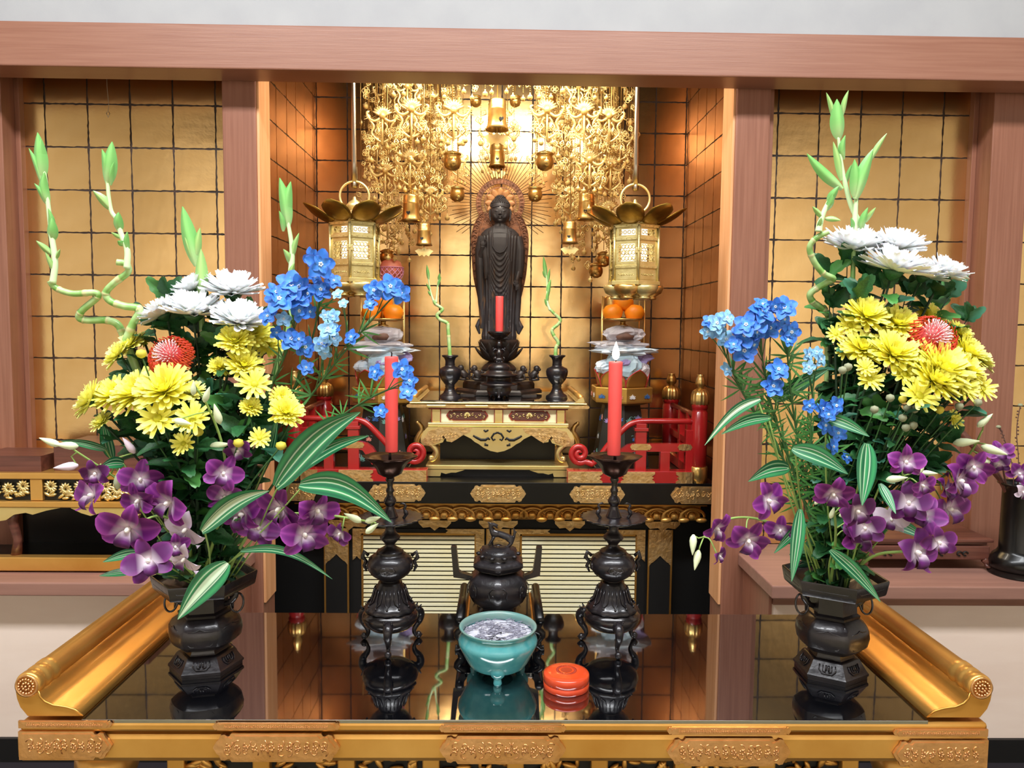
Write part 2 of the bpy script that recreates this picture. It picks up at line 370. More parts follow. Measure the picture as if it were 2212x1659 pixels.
def plate(parent,cx,cy,w_,h,d,off,ends=(1,1),m='fitting',name='fitting_plate',rel=Vector((0,0,0)),relief=True,th_=.003):
    b=MB(); L=ornate(w_,h,d,ends); b.ext(L[::-1],-th_,0)
    b.ext([(x*.93,z*.84) for x,z in L][::-1],-th_-.0012,-th_)
    o=b.obj(name,m,parent,bevel=.0007); c=P(cx,cy,d); o.location=Vector((c.x,d,c.z))-rel-Vector((0,off,0))
    if relief:
        r=MB(); rr=random.Random(int(cx*7+cy)); hw,hh=px(w_,d)/2*.82,px(h,d)/2*.62
        k=max(3,int(hw/hh*2.2)) 
        for i in range(k):
            x=(-1+2*(i+.5)/k)*hw
            for z in(-.45,.45):
                a0=rr.uniform(0,6.28); sg=rr.choice((-1,1)); rad_=hh*.5
                r.tube([(x+cos(a0+sg*t*.62)*rad_*(1-t/9),0,z*hh+sin(a0+sg*t*.62)*rad_*(1-t/9)) for t in range(8)],[hh*.07]*8,4)
            for q in range(5): a=q*1.257; r.ball((x+hh*.24*cos(a),0,hh*.24*sin(a)),(hh*.13,.0012,hh*.13),6,4)
        ro=r.obj('relief',m,o); ro.location=(0,-th_-.0014,0)
    return o
DR=Vector((dc,DF,0))
for cx,w_,e in((651,66,(0,1)),(858,124,(1,1)),(1076,122,(1,1)),(1290,122,(1,1)),(1496,98,(1,0))):
    plate(dais,cx,1066+(cx-1076)*.008,w_,39,DF,0,e,rel=DR)
# wave-carved moulding
b=MB(); x0,x1=P(706,1110,2.17).x,P(1516,1110,2.17).x; zc=P(1080,1110,2.17).z; N=21
for i in range(N):
    x=x0+(x1-x0)*(i+.5)/N; s=1 if i>=N/2 else -1; rx_=(x1-x0)/N*.66
    b.tube([(x-s*rx_*cos(rad(t)),2.172-.003*sin(rad(t)),zc-.006+.024*sin(rad(t))) for t in range(-15,200,18)],[.0035+.0045*(1-k/12) for k in range(12)],8,flat=.8)
    b.ball((x-s*.002,2.170,zc-.003),(.0115,.008,.0115),12,8)
    b.tube([(x-s*.019*cos(rad(t)),2.170,zc-.004+.016*sin(rad(t))) for t in range(0,190,20)],.0022,6)
    b.ball((x+s*rx_*.75,2.171,zc-.016),(.017,.008,.008),10,6)
loc(b.obj('wave_moulding','gold_paint',dais))
loc(MB().box(x0,x1,2.18,2.24,zc-.02,dz1-.006).obj('moulding_backing','gold_paint',dais,bevel=.004))
# lower cabinet
CF=2.24
def cx_(p_,y=1200,d=CF): return P(p_,y,d).x
cz=lambda y:P(1076,y,CF).z
loc(MB().box(P(590,1200,2.30).x+.0,P(1566,1200,2.30).x,2.30,2.33,0,dz1-.006).obj('side_panel','black_matte',dais))
loc(MB().box(cx_(698),cx_(1456),CF+.012,2.30,0,zc-.018).obj('cabinet_body','black_matte',dais,bevel=.001))
# bracket plates under the moulding
for a,c in((712,800),(905,975),(1035,1118),(1198,1262),(1392,1466)):
    L=[(cx_(a,1140),cz(1122)),(cx_(c,1140),cz(1122)),(cx_(c,1140),cz(1128)),(cx_(c-10,1140),cz(1138)),(cx_((a+c)/2+10,1140),cz(1136)),(cx_((a+c)/2,1140),cz(1144)),(cx_((a+c)/2-10,1140),cz(1136)),(cx_(a+10,1140),cz(1138)),(cx_(a,1140),cz(1128))]
    loc(MB().ext(L[::-1],CF-.016,CF-.010).obj('bracket_plate','fitting',dais,bevel=.0007))
def post(a,c):
    q=MB().box(cx_(a),cx_(c),CF,CF+.014,.02,cz(1142)).obj('post','black_matte',dais); loc(q)
    for e in(a,c): MB().box(cx_(e)-.0026,cx_(e)+.0026,CF-.003,CF+.003,.02,cz(1142)).obj('gold_edge','gold',q)
    m_=(a+c)/2; w_=c-a
    L=[(cx_(a),cz(1142)),(cx_(c),cz(1142)),(cx_(c),cz(1222)),(cx_(c-w_*.12),cz(1214)),(cx_(m_+w_*.3),cz(1212)),(cx_(m_+w_*.12),cz(1204)),(cx_(m_),cz(1198)),(cx_(m_-w_*.12),cz(1204)),(cx_(m_-w_*.3),cz(1212)),(cx_(a+w_*.12),cz(1214)),(cx_(a),cz(1222))]
    MB().ext(L[::-1],CF-.0035,CF-.0005).obj('post_plate','fitting',q,bevel=.0006)
for a,c in((702,752),(1052,1099),(1401,1450)): post(a,c)
for a,c in((762,1046),(1104,1393)):
    dr=MB().box(cx_(a),cx_(c),CF+.004,CF+.013,.02,cz(1144)).obj('sliding_door','black_matte',dais); loc(dr)
    L,Rr=a+23,c-21; 
    f=MB(); f.box(cx_(L)-.006,cx_(L),CF-.001,CF+.006,.03,cz(1154)); f.box(cx_(Rr),cx_(Rr)+.006,CF-.001,CF+.006,.03,cz(1154)); f.box(cx_(L)-.006,cx_(Rr)+.006,CF-.001,CF+.006,cz(1157),cz(1152)); f.obj('inner_frame','gold',dr)
    for sx,e in((1,a),(-1,c)):
        g=MB(); q=[(e,1143),(e+sx*84,1143),(e+sx*78,1147),(e+sx*84,1151),(e+sx*76,1153),(e+sx*19,1153),(e+sx*17,1210),(e+sx*12,1206),(e+sx*9,1202),(e+sx*5,1207),(e,1211)]
        q=[(cx_(u),cz(v)) for u,v in q]; q=q[::-1] if sx>0 else q
        g.ext(q,CF-.002,CF+.005); g.obj('corner_plate','fitting',dr,bevel=.0006)
    for k in range(22):
        y0=1159.5+k*9.55
        s_=MB(); za,zb=cz(y0),cz(y0+6.9); s_.ext([(CF+.004,za),(CF-.0015,za-.0012),(CF-.002,zb+.0012),(CF+.004,zb)],cx_(L)+.0002,cx_(Rr)-.0002,ax='x'); s_.obj('slat','gold_pale',dr)
# ------------------------------------------------------------------ front offering table
def fp(x,y): p_=P(x,y,1.0); return (p_.x,p_.z)
tab=thing('offering_table','long gilt table in the foreground with rolled ends, black glass top and engraved fittings','table',(0,1,0))
Y1=1.39; O=Vector((0,1,0))
gz=TZ
gl,gr=P(173,1550,1.0).x,P(2007,1573,1.0).x
def tl(o): o.location-=O; return o
tl(MB().box(gl-.02,gr+.02,1.012,Y1,gz-.022,gz-.006).obj('table_board','black',tab,bevel=.001))
tl(MB().box(gl+.001,gr-.001,1.001,Y1-.002,gz-.0055,gz-.0002).obj('glass_sheet',['glass_top'],tab,bevel=.0006))
tl(MB().box(gl-.004,gr+.008,1.002,1.0035,gz-.009,gz-.0056).obj('black_edging','black_matte',tab))
xa,xb=fp(42,1565)[0],fp(2133,1595)[0]
def zt(y): return P(1080,y,1.0).z
q=tl(MB().box(xa,xb,1.0,Y1,zt(1583),zt(1562)).obj('top_rail','gold_paint',tab,bevel=.004))
q2=tl(MB().box(xa-.008,xb+.006,1.002,Y1-.01,zt(1651),zt(1587)).obj('apron_board','gold_paint',tab,bevel=.008))
tl(MB().box(xa+.01,xb-.01,1.01,Y1-.01,zt(1588),zt(1582)).obj('shadow_gap','black_matte',tab))
for cx,w_,e in((143,205,(0,1)),(598,282,(1,1)),(1086,284,(1,1)),(1574,280,(1,1)),(2030,216,(1,0))):
    dy=(cx-1080)*.0097
    plate(tab,cx,1614+dy+4,w_,66,1.0,.0005,e,'fitting_front',rel=O-Vector((0,.002,0)),th_=.004)
    plate(tab,cx,1572+dy,w_*1.0,17,1.0,.0005,e,'fitting_front',rel=O,th_=.0025,name='rail_plate')
# rolled ends
for s in(-1,1):
    mx=(gl+gr)/2
    def q_(x,y): a=fp(x,y+1); return a if s<0 else (mx*2-a[0],a[1])
    c=q_(56,1482); r=px(29,1.0)
    pts=[q_(*p_) for p_ in((177,1549),(160,1537),(140,1531),(112,1527),(94,1519),(84,1508),(80,1496))]
    outl=[q_(*p_) for p_ in((30,1496),(33,1512),(40,1530),(56,1549))]
    poly=pts+outl
    poly=poly if s<0 else poly[::-1]
    o=tl(MB().ext(poly,1.004,Y1,True).obj('scroll_bracket','gold_paint',tab))
    cy=MB(); cy.lathe([(r*.9,0),(r,.004),(r,.012),(r*.93,.014),(r*.93,.02),(r,.022),(r*1.0,.03),(r*.93,.032),(r*.93,.038),(r*1.02,.041),(r*1.02,.05),(r*.95,.053),(r*.95,Y1-1.0+.0),(r*.9,Y1-1.0+.002)],40)
    co=cy.obj('scroll_roll','gold_paint',o); co.matrix_local=Matrix.Translation((c[0],1.002,c[1]))@Matrix.Rotation(-PI/2,4,'X')
    ro=MB(); ro.lathe([(r*.88,.004),(r*.86,-.001),(r*.74,-.001),(r*.7,.001),(0,.001)],32)
    for k in range(16): a=k*PI/8; ro.ball((r*.56*cos(a),r*.56*sin(a),0),(r*.11,r*.11,.003),6,4)
    for k in range(8): a=k*PI/4; ro.ball((r*.28*cos(a),r*.28*sin(a),0),(r*.13,r*.13,.003),6,4)
    ro.ball((0,0,0),(r*.12,r*.12,.004),8,5)
    rr=ro.obj('rosette','fitting_front',o); rr.matrix_local=Matrix.Translation((c[0],1.001,c[1]))@Matrix.Rotation(-PI/2,4,'X')
    f=MB(); f.tube([(a[0],1.003,a[1]+.0015) for a in pts],.0016,6); f.obj('bead_edge','gold',o)
# carved frieze under the apron and legs
fz=zt(1651)
b=MB(); b.box(xa+.20,xb-.18,1.03,1.04,fz-.07,fz); tl(b.obj('frieze_board','black_matte',tab))
rr=random.Random(4)
for i in range(9):
    x=xa+.2+(xb-xa-.38)*i/8; tl(MB().box(x-.012,x+.012,1.018,1.032,fz-.07,fz).obj('frieze_post','gold_paint',tab,bevel=.002))
    if i<8:
        b=MB(); wd=(xb-xa-.38)/8
        for k in range(30):
            cx,cz_=x+.02+rr.random()*(wd-.04),fz-rr.random()*.06; a=rr.uniform(0,PI); l=rr.uniform(.008,.014)
            b.T=Matrix.Translation((cx,1.026,cz_))@Matrix.Rotation(a,4,'Y')@Matrix.Rotation(rr.uniform(-.5,.5),4,'X'); b.ball((0,0,0),(l,.004,l*.35),8,5)
        b.T=None; tl(b.obj('carved_foliage','gold_paint',tab))
for s in(-1,1):
    xx=xa+.09 if s<0 else xb-.09
    for yy in(1.05,Y1-.05):
        b=MB(); b.tube([(xx,yy,fz),(xx-.0,yy,fz-.03),(xx-s*-.02,yy,fz-.1),(xx-s*-.01,yy,fz-.25),(xx+s*.02,yy,.03),(xx+s*.03,yy,.0)],[.04,.042,.03,.022,.018,.026],12); tl(b.obj('leg','gold_paint',tab))
# ------------------------------------------------------------------ red railing on the dais
RF=2.155; RBk=2.52; RCX=P(1075,950,RF).x
def rx(o,s,d=RF): return RCX+s*px(o,d)
def rz(y,d=RF): return P(1076,y,d).z
DZ=dz
def finial_post(par,x,y,h,r):
    p=MB().lathe([(r*1.0,0),(r*1.0,h*.86),(r*.9,h*.87),(r*.9,h*.9),(r,h*.91),(r,h*.96),(r*.8,h*1.0)],28,(x,y,DZ)).obj('corner_post','red',par)
    MB().lathe([(r*1.12,0),(r*1.12,.045),(r*1.02,.047)],40,(x,y,DZ+.0),lobe=20,amp=.04).obj('foot_sleeve','brass',p)
    f=MB(); z=DZ+h
    f.lathe([(r*.95,-.012),(r*1.1,-.008),(r*1.12,.004),(r*1.1,.016),(r*.9,.028),(r*.5,.034)],48,(x,y,z),lobe=14,amp=.06)
    f.lathe([(r*.42,.032),(r*.34,.038),(r*.55,.044),(r*.62,.052),(r*.48,.064),(r*.36,.072),(r*.44,.075),(0,.074)],32,(x,y,z),lobe=12,amp=.06)
    f.obj('finial','brass',p)
for s in(-1,1):
    nm='left' if s<0 else 'right'
    rail=thing('railing','red railing with spiral end and gilt finials, %s side of the black platform'%nm,'railing',(rx(300,s),RF,DZ))
    A=len(bpy.data.objects)
    made=[]
    def ob(b,name,m,par=None,**k):
        o=b.obj(name,m,par or rail,**k); made.append(o); return o
    def bx(a,c,y0,y1,d0=RF-.012,d1=RF+.012):
        q=sorted((rx(a,s),rx(c,s))); return MB().box(q[0],q[1],d0,d1,rz(y1),rz(y0))
    finial_post(rail,rx(440,s),RF,rz(862)-DZ,px(17.5,RF))
    finial_post(rail,rx(440,s)-s*.0,RBk,P(1076,852,RBk).z-DZ,px(15.5,RBk)*1.12)
    # bottom beam + plates
    lo=ob(bx(152,424,1013,1040,RF-.02,RF+.02),'bottom_rail','red',bevel=.002)
    for a,c in((153,228),(268,342),(388,424)):
        w_=c-a; L=[(a,1014),(c,1014),(c,1019),(c-7,1024),(c-2,1027),(c-7,1030),(c,1035),(c,1040),(a,1040)] if a<160 else ([(a,1014),(a,1019),(a+7,1024),(a+2,1027),(a+7,1030),(a,1035),(a,1040),(c,1040),(c,1014)] if a>380 else [(a,1014),(c,1014),(c,1019),(c-7,1024),(c-2,1027),(c-7,1030),(c,1035),(c,1040),(a,1040),(a,1035),(a+7,1030),(a+2,1027),(a+7,1024),(a,1019)])
        ob(MB().ext([(rx(u,s),rz(v)) for u,v in L],RF-.0235,RF-.0195),'fitting_plate','fitting',lo,bevel=.0006)
    # upper rail sweeping down into a spiral
    cxs,cys=179,978
    pts=[(424,907),(380,907),(330,907),(303,909),(283,918),(262,938),(240,962),(224,984),(207,1001)]
    sp=[(cxs+cos(a)*r_,cys+sin(a)*r_) for a,r_ in [(rad(40+k*15),22-k*.46) for k in range(1,44)]]
    P3=[(rx(u,s),RF,rz(v)) for u,v in pts]; P3=bez(P3,40); P4=[Vector((rx(u,s),RF-.004*(k/44),rz(v))) for k,(u,v) in enumerate(sp)]
    allp=P3+P4; nn=len(allp)
    ob(MB().tube(allp,[px(6.5,RF) if k<nn-16 else px(6.5-3.2*(k-nn+16)/16,RF) for k in range(nn)],12),'spiral_handrail','red')
    # middle rail
    pts=[(424,955),(300,955),(284,958),(270,968),(262,982),(250,990),(252,1004),(272,1004),(282,988),(292,974),(300,972),(424,972)]
    mr=ob(MB().ext([(rx(u,s),rz(v)) for u,v in pts],RF-.010,RF+.010),'middle_rail','red',bevel=.0015)
    for a,c in((288,335),(392,424)): ob(MB().ext([(x*1+rx((a+c)/2,s),z+rz(962)) for x,z in ornate(c-a,14,RF)],RF-.0125,RF-.0095),'fitting_plate','fitting',mr)
    # upright posts with stepped blocks
    for a in(300,424):
        w_=24
        q=ob(bx(a,a+w_ if a<400 else a,925,1014) if a<400 else bx(410,426,925,1014),'upright','red',bevel=.0015)
        if a<400: ob(bx(a-3,a+w_+3,921,928,RF-.016,RF+.016),'upright_cap','red',q,bevel=.001); ob(bx(a+1,a+w_-1,912,921,RF-.013,RF+.013),'upright_block','red',q,bevel=.001)
    ob(bx(355,376,972,1014),'short_upright','red',bevel=.0015)
    # side run going back
    xs=rx(440,s)
    zt_=rz(898); 
    ob(MB().tube([(xs,RF,zt_),(xs,RBk,zt_)],.0085,12),'side_handrail','red_old')
    for z_,h_ in((rz(962),.010),(rz(1026),.014)):
        ob(MB().box(xs-.008,xs+.008,RF,RBk,z_-h_,z_+h_),'side_rail','red')
    for y_ in(RF+.11,RF+.21): ob(MB().box(xs-.009,xs+.009,y_-.012,y_+.012,DZ+.01,zt_),'side_upright','red')
    for c in rail.children: c.location-=rail.location
# ------------------------------------------------------------------ small gilt altar table on the dais
UF=2.205; UBk=2.55; UO=Vector((P(1075,900,UF).x,UF,DZ))
ut=thing('altar_table','small pale gold altar table with scalloped skirt and curled legs, standing on the black platform','table',UO)
def ux(x,y=900): return P(x,y,UF).x
def uz(y): return P(1075,y,UF).z
def ua(b,name,m,par=None,**k):
    o=b.obj(name,m,par or ut,**k)
    if par is None: o.location-=UO
    return o
uT=uz(867)
ua(MB().box(ux(903),ux(1247),UF+.005,UBk,uT-.004,uT),'glass_sheet','glass_top',bevel=.0005)
ua(MB().box(ux(884),ux(1268),UF,UBk,uz(873),uT-.0042),'table_top','gold_light',bevel=.002)
tr=ua(MB().box(ux(882),ux(1270),UF-.004,UBk+.004,uz(882),uz(875)),'top_rail','gold_light',bevel=.002)
for cx in(901,984,1075,1166,1250): ua(MB().ext([(x+ux(cx),z+uz(878)) for x,z in ornate(46,7,UF)],UF-.0065,UF-.003),'rail_plate','fitting',tr)
for s in(-1,1):
    xx=ux(1075)+s*px(181,UF); r=.0085
    e=ua(MB().tube([(xx,UF+.004,uT+.012),(xx,UBk,uT+.012)],r,16),'scroll_roll','gold_paint')
    ua(MB().ext([(xx-s*.02,uT-.003),(xx+s*.008,uT-.003),(xx+s*.010,uT+.004),(xx+s*.006,uT+.014),(xx-s*.007,uT+.008),(xx-s*.012,uT+.001)],UF+.002,UBk),'scroll_bracket','gold_light')
ua(MB().box(ux(925),ux(1227),UF+.006,UBk-.01,uz(885.5),uz(882)),'red_cornice','red_edge')
ua(MB().box(ux(932),ux(1221),UF+.016,UBk-.02,uz(914),uz(885)),'drawer_body','gold_pale')
for a,c in((932,951),(1068,1086),(1203,1221)):
    q=ua(MB().box(ux(a),ux(c),UF+.011,UF+.016,uz(914),uz(886)),'panel_post','gold_light',bevel=.0007)
    for e in(a,c): ua(MB().box(ux(e)-.0012,ux(e)+.0012,UF+.009,UF+.012,uz(914),uz(886)),'red_line','red_edge',q)
for cx in(1009,1144):
    L=[(x+ux(cx),z+uz(899)) for x,z in ornate(92,23,UF)]
    q=ua(MB().ext(L[::-1],UF+.012,UF+.0165),'cartouche','red_edge',bevel=.0006)
    L=[(x*.93+ux(cx),z*.82+uz(899)) for x,z in ornate(92,23,UF)]
    ua(MB().ext(L[::-1],UF+.0105,UF+.0125),'cartouche_ground','wood_dark',q)
    b=MB(); rr=random.Random(cx)
    for sgn in(-1,1):
        for k in range(5):
            x=sgn*(.006+k*.0105); rr_=.0045
            b.tube([(ux(cx)+x+cos(t*.6+k)*rr_*(1-t/12),UF+.009,uz(899)+(k%2-.5)*.006+sgn*sin(t*.6+k)*rr_*(1-t/12)) for t in range(9)],.0013,5)
    for k in range(7): a=rad(-70+k*23+90-0); b.T=Matrix.Translation((ux(cx)+.006*cos(a),UF+.008,uz(901)+.008*sin(a)))@Matrix.Rotation(-a,4,'Y'); b.ball((0,0,0),(.006,.002,.002),8,5)
    b.T=None; ua(b,'carved_lotus','gold_light',q)
ua(MB().box(ux(924),ux(1229),UF+.002,UBk-.01,uz(922.5),uz(914.5)),'middle_moulding','gold_light',bevel=.0015)
def mir(pts): 
    return pts+[(2150-x,y) for x,y in pts[::-1]]
sk=mir([(1075,977),(1060,974),(1045,967),(1034,959),(1026,955),(1018,948),(1010,944),(999,938.5),(990,942),(980,950),(972,955),(965,954),(963,948),(968,944),(964,941),(957,941),(955,946),(960,950),(957,956),(948,959),(940,962),(928,964),(914,963),(909,956),(909,946),(914,934),(924,923.5)])
L=[(ux(x),uz(y)) for x,y in sk]
# remove duplicate centre point
L=L[1:] 
skm=MB(); skm.ext(L,UF-.002,UF+.008); sko=ua(skm,'scalloped_skirt','gold_light',bevel=.0018)
for s in(-1,1):
    b=MB()
    X=lambda o:ux(1075)+s*px(o,UF)
    for pts,w0 in(([(10,957),(5,952),(8,946),(0,940)][:0],0),([(17,950),(20,946),(26,950),(36,950),(46,945),(53,941)],3.2),([(20,962),(27,961),(26,957)],2.6),([(20,929),(26,932),(30,929)],2.4)):
        if pts: b.tube([(X(u),UF-.0032,uz(v)) for u,v in pts],[px(w0*(.5+.5*sin(PI*(k+.5)/len(pts))),UF) for k in range(len(pts))],8,flat=.5)
    b.tube([(X(0),UF-.0032,uz(934)),(X(8),UF-.0032,uz(937)),(X(13),UF-.0032,uz(945)),(X(9),UF-.0032,uz(951)),(X(5),UF-.0032,uz(948))],px(2.2,UF),8,flat=.5)
    ua(b,'pierced_scroll','black_matte',sko)
    b=MB()
    L2=[(X(o),uz(y)) for o,y in((54,924),(60,934),(76,941),(88,949),(100,956),(108,952),(118,941),(126,956),(146,963),(157,962),(160,950),(150,932),(120,924))]
    b.ext(L2 if s<0 else L2[::-1],UF-.0032,UF-.0018); 
    for k in range(8):
        for t_ in(0,1):
            o=100+k*7-10; b.tube([(X(o),UF-.0036,uz(935+k*1.2+t_*6)),(X(o+8),UF-.0036,uz(943+k*1.2+t_*4))],.0006,4)
    ua(b,'engraved_corner','fitting',sko)
    # legs: cabriole with scroll foot, back pair curling up outside
    pts=[(X(152),uz(958)),(X(139),uz(968)),(X(133),uz(980)),(X(137),uz(992)),(X(145),uz(996)),(X(146),uz(990)),(X(141),uz(989))]
    for yy in(UF+.01,UBk-.03):
        ua(MB().tube(bez([(a,yy,c) for a,c in pts],24),[.010-.0045*k/24 for k in range(25)],10),'leg','gold_light')
    pts=[(X(176),uz(1000)),(X(182),uz(985)),(X(186),uz(970)),(X(180),uz(955)),(X(174),uz(944)),(X(178),uz(932)),(X(188),uz(923))]
    ua(MB().tube(bez([(a,UF+.13,c) for a,c in pts],24),[.006+.004*sin(PI*(k/24)**.7) if k<24 else .001 for k in range(25)],10,flat=.6),'curled_horn','brass')
    f=MB(); L3=[(X(155),uz(1015)),(X(155),uz(1029)),(X(124),uz(1029)),(X(122),uz(1021)),(X(112),uz(1024)),(X(100),uz(1021)),(X(90),uz(1021)),(X(71),uz(1015))]
    f.ext(L3,UF-.004,UF+.01); ua(f,'bracket_foot','gold_light',bevel=.001)
ua(MB().box(ux(920),ux(1230),UF-.006,UBk,uz(1014),uz(1005)),'base_board','gold_light',bevel=.0015)
ua(MB().box(ux(945),ux(1205),UF+.10,UF+.11,uz(1006),uz(925)),'inner_panel','black_matte')
ua(MB().box(ux(925),ux(1225),UF+.01,UBk-.01,DZ,uz(1014)),'base_plinth','black')
# ------------------------------------------------------------------ things on the small table
def lathe_thing(name,label,cat,cx,cy,d,zbase,prof,m,seg=36,group=None,lobe=0,amp=0,lz=None,part='body'):
    o=P(cx,cy,d); O_=Vector((o.x,d,zbase)); t=thing(name,label,cat,O_,group)
    pr=[(px(r,d),P(cx,y,d).z-zbase) for r,y in prof]; k=pr[-1][1]; pr=[(r,z-k*0) for r,z in pr]
    pr[-1]=(pr[-1][0],0.0)
    MB().lathe(pr,seg,lobe=lobe,amp=amp,lz=lz).obj(part,m,t); return t,O_
for cx,nm in((972,'left'),(1203,'right')):
    t,_=lathe_thing('bronze_vase','small dark baluster vase holding one bamboo cane, %s end of the small altar table'%nm,'vase',cx,815,2.33,uT,
        [(0,772),(9,772),(15,768),(17.5,767),(17.5,770),(13,773),(10.5,778),(10,785),(11,788),(10,790),(14,792),(22,796),(24,802),(23,810),(19,820),(12,829),(9.5,832),(11,834),(9.5,836),(11,842),(15,849),(22,854),(23.5,856),(23.5,858),(24,862)],'bronze',40)
t,_=lathe_thing('incense_burner','dark tiered incense burner with wide flanges and a lion lid, centre of small altar table','censer',1078,820,2.295,uT,
    [(0,784),(10,784),(18,786),(23,791),(24,797),(21,799),(28,802),(30,807),(40,808),(40,811),(27,812),(25,816),(26,822),(30,826),(40,828),(40,831),(27,833),(25,838),(27,842),(24,850),(17,854),(10,856),(8,862)],'bronze',40)
b=MB(); s_=px(1,2.295); z0=P(1078,784,2.295).z-uT
b.tube([(-.012,0,z0),(-.006,0,z0+.010),(.006,0,z0+.010),(.011,0,z0+.004)],[.004,.007,.006,.003],8); b.ball((-.012,-.002,z0+.014),.006,10,6); b.tube([(.012,0,z0+.004),(.016,0,z0+.014),(.012,0,z0+.018)],.002,6)
for a in(-1,1):
    for e in(-.007,.008): b.tube([(e,a*.005,z0+.006),(e,a*.006,z0-.002)],.0022,6)
b.obj('lion_finial','bronze',t)
for k in range(3):
    a=-PI/2+k*2*PI/3; r_=.030; z1=P(1078,838,2.295).z-uT
    MB().tube([(r_*.8*cos(a),r_*.8*sin(a),z1),(r_*1.15*cos(a),r_*1.15*sin(a),z1*.55),(r_*.85*cos(a),r_*.85*sin(a),z1*.25),(r_*cos(a),r_*sin(a),.004)],[.008,.006,.004,.005],8).obj('leg','bronze',t)
def candlestick_small():
    t,o=lathe_thing('candlestick','small dark candlestick behind the tiered incense burner, in front of the statue','candlestick',1078,760,2.37,uT,
      [(0,722),(12,722),(20,719),(25,716),(26,718),(18,726),(10,731),(5,734),(6,740),(9,745),(6,750),(4,754),(7,758),(10,763),(6,768),(9,780),(14,800),(22,845),(24,854),(24,862)],'bronze_plain',32)
    for s in(-1,1):
        b=MB(); z=P(1078,757,2.37).z-uT
        b.tube([(0,0,z),(s*.012,-.003,z+.004),(s*.018,-.004,z),(s*.014,-.004,z-.006)],[.003,.004,.004,.002],6); b.ball((s*.018,-.005,z+.006),.004,8,5); b.obj('side_ornament','bronze',t)
    return t
candlestick_small()
def candle(cx,y0,y1,rpx,d,label,lit=False,taper=.92):
    c=P(cx,y1,d); h=P(cx,y0,d).z-c.z; r=px(rpx,d)
    t=thing('candle',label,'candle',(c.x,d,c.z))
    MB().lathe([(r*taper*.96,0),(r*taper,.001),(r,h*.97),(r*.99,h*.995),(r*.9,h),(r*.4,h-.001),(0,h-.0015)],28).obj('wax','candle',t)
    MB().tube([(0,0,h-.002),(.0006,0,h+.005),(-.0005,0,h+.0075)],.0011,6).obj('wick','wick',t)
    if lit:
        f=MB().lathe([(0,h+.002),(r*.42,h+.006),(r*.55,h+.012),(r*.42,h+.020),(r*.16,h+.028),(0,h+.033)],16).obj('flame','flame',t)
        l=bpy.data.lights.new('flame_light','POINT'); l.energy=.12; l.color=(1,.7,.4); l.shadow_soft_size=.008; lo=bpy.data.objects.new('flame_light',l); C.objects.link(lo); lo.location=c+Vector((0,0,h+.045))
    return t
candle(1078.5,640,716,8.5,2.37,'short unlit red candle on the small candlestick in front of the statue',taper=1)
# ------------------------------------------------------------------ statue
SD=2.47; SO=P(1078,733,SD); SO=Vector((SO.x,SD,SO.z))
def sz(y): return P(1078,y,SD).z-SO.z
sp=px(1,SD)
stt=thing('buddha_statue','dark standing wooden Buddha with one hand raised, before a halo of gold rays','statue',SO)
# robe: loft of cross-sections (px half-width, depth half, y)
sec=[(37,26,733),(38,27,726),(36,26,716),(34,25,700),(35,25,680),(37,25,660),(38,25,640),(38,25,620),(38,25,600),(39,25,580),(41,25,560),(42,25,545),(43,24,530),(43,22,515),(40,19,505),(31,15,496),(18,11,490),(12,10,486),(11,10,480)]
S_=MB(); seg=144; vs=[]; NZ=320
def lerp_sec(t):
    k=min(int(t*(len(sec)-1)),len(sec)-2); f_=t*(len(sec)-1)-k; f2=f_*f_*(3-2*f_) if False else f_
    return [sec[k][i]*(1-f2)+sec[k+1][i]*f2 for i in range(3)]
for j in range(NZ+1):
    rw,rd,yy=lerp_sec(j/NZ)
    for i in range(seg):
        a=2*PI*i/seg; ca,sa=cos(a),sin(a); x=rw*ca; y=rd*sa; front=max(0,-sa)
        d_=0
        if yy>612: d_+=1.5*sin(x*1.05)*min(1,(yy-612)/30)*front     # vertical pleats on the skirt
        if 546<yy<648 and abs(x)<20:
            k_=((yy+x*x*.085-548)/11.5)%1; sh=max(0,1-abs(k_-.35)/.42)      # U-shaped folds hanging between the sleeves
            d_+=3.0*sh*front*min(1,(yy-546)/10)*max(0,1-(abs(x)/20.5)**4)*max(0,min(1,(648-yy)/18))
        if abs(abs(x)-21)<2.2 and yy>500: d_+=1.9*front             # hems of the outer robe
        if abs(x)>22 and yy>510: d_+=1.1*sin(abs(x)*.95+yy*.05)
        if 505<yy<548 and abs(x)<19: d_-=1.2*front*(1-abs(x)/19)
        q=1+d_/max(rd,8)
        vs.append((x*sp*(1+d_*.3/rw),y*sp*q,sz(yy)))
fs=[(j*seg+i,j*seg+(i+1)%seg,(j+1)*seg+(i+1)%seg,(j+1)*seg+i) for j in range(NZ) for i in range(seg)]+[tuple(range(seg))[::-1],tuple(NZ*seg+i for i in range(seg))]
S_.add(vs,fs)
p3=lambda x,y,z:((x-1078)*sp,y*sp,sz(z))
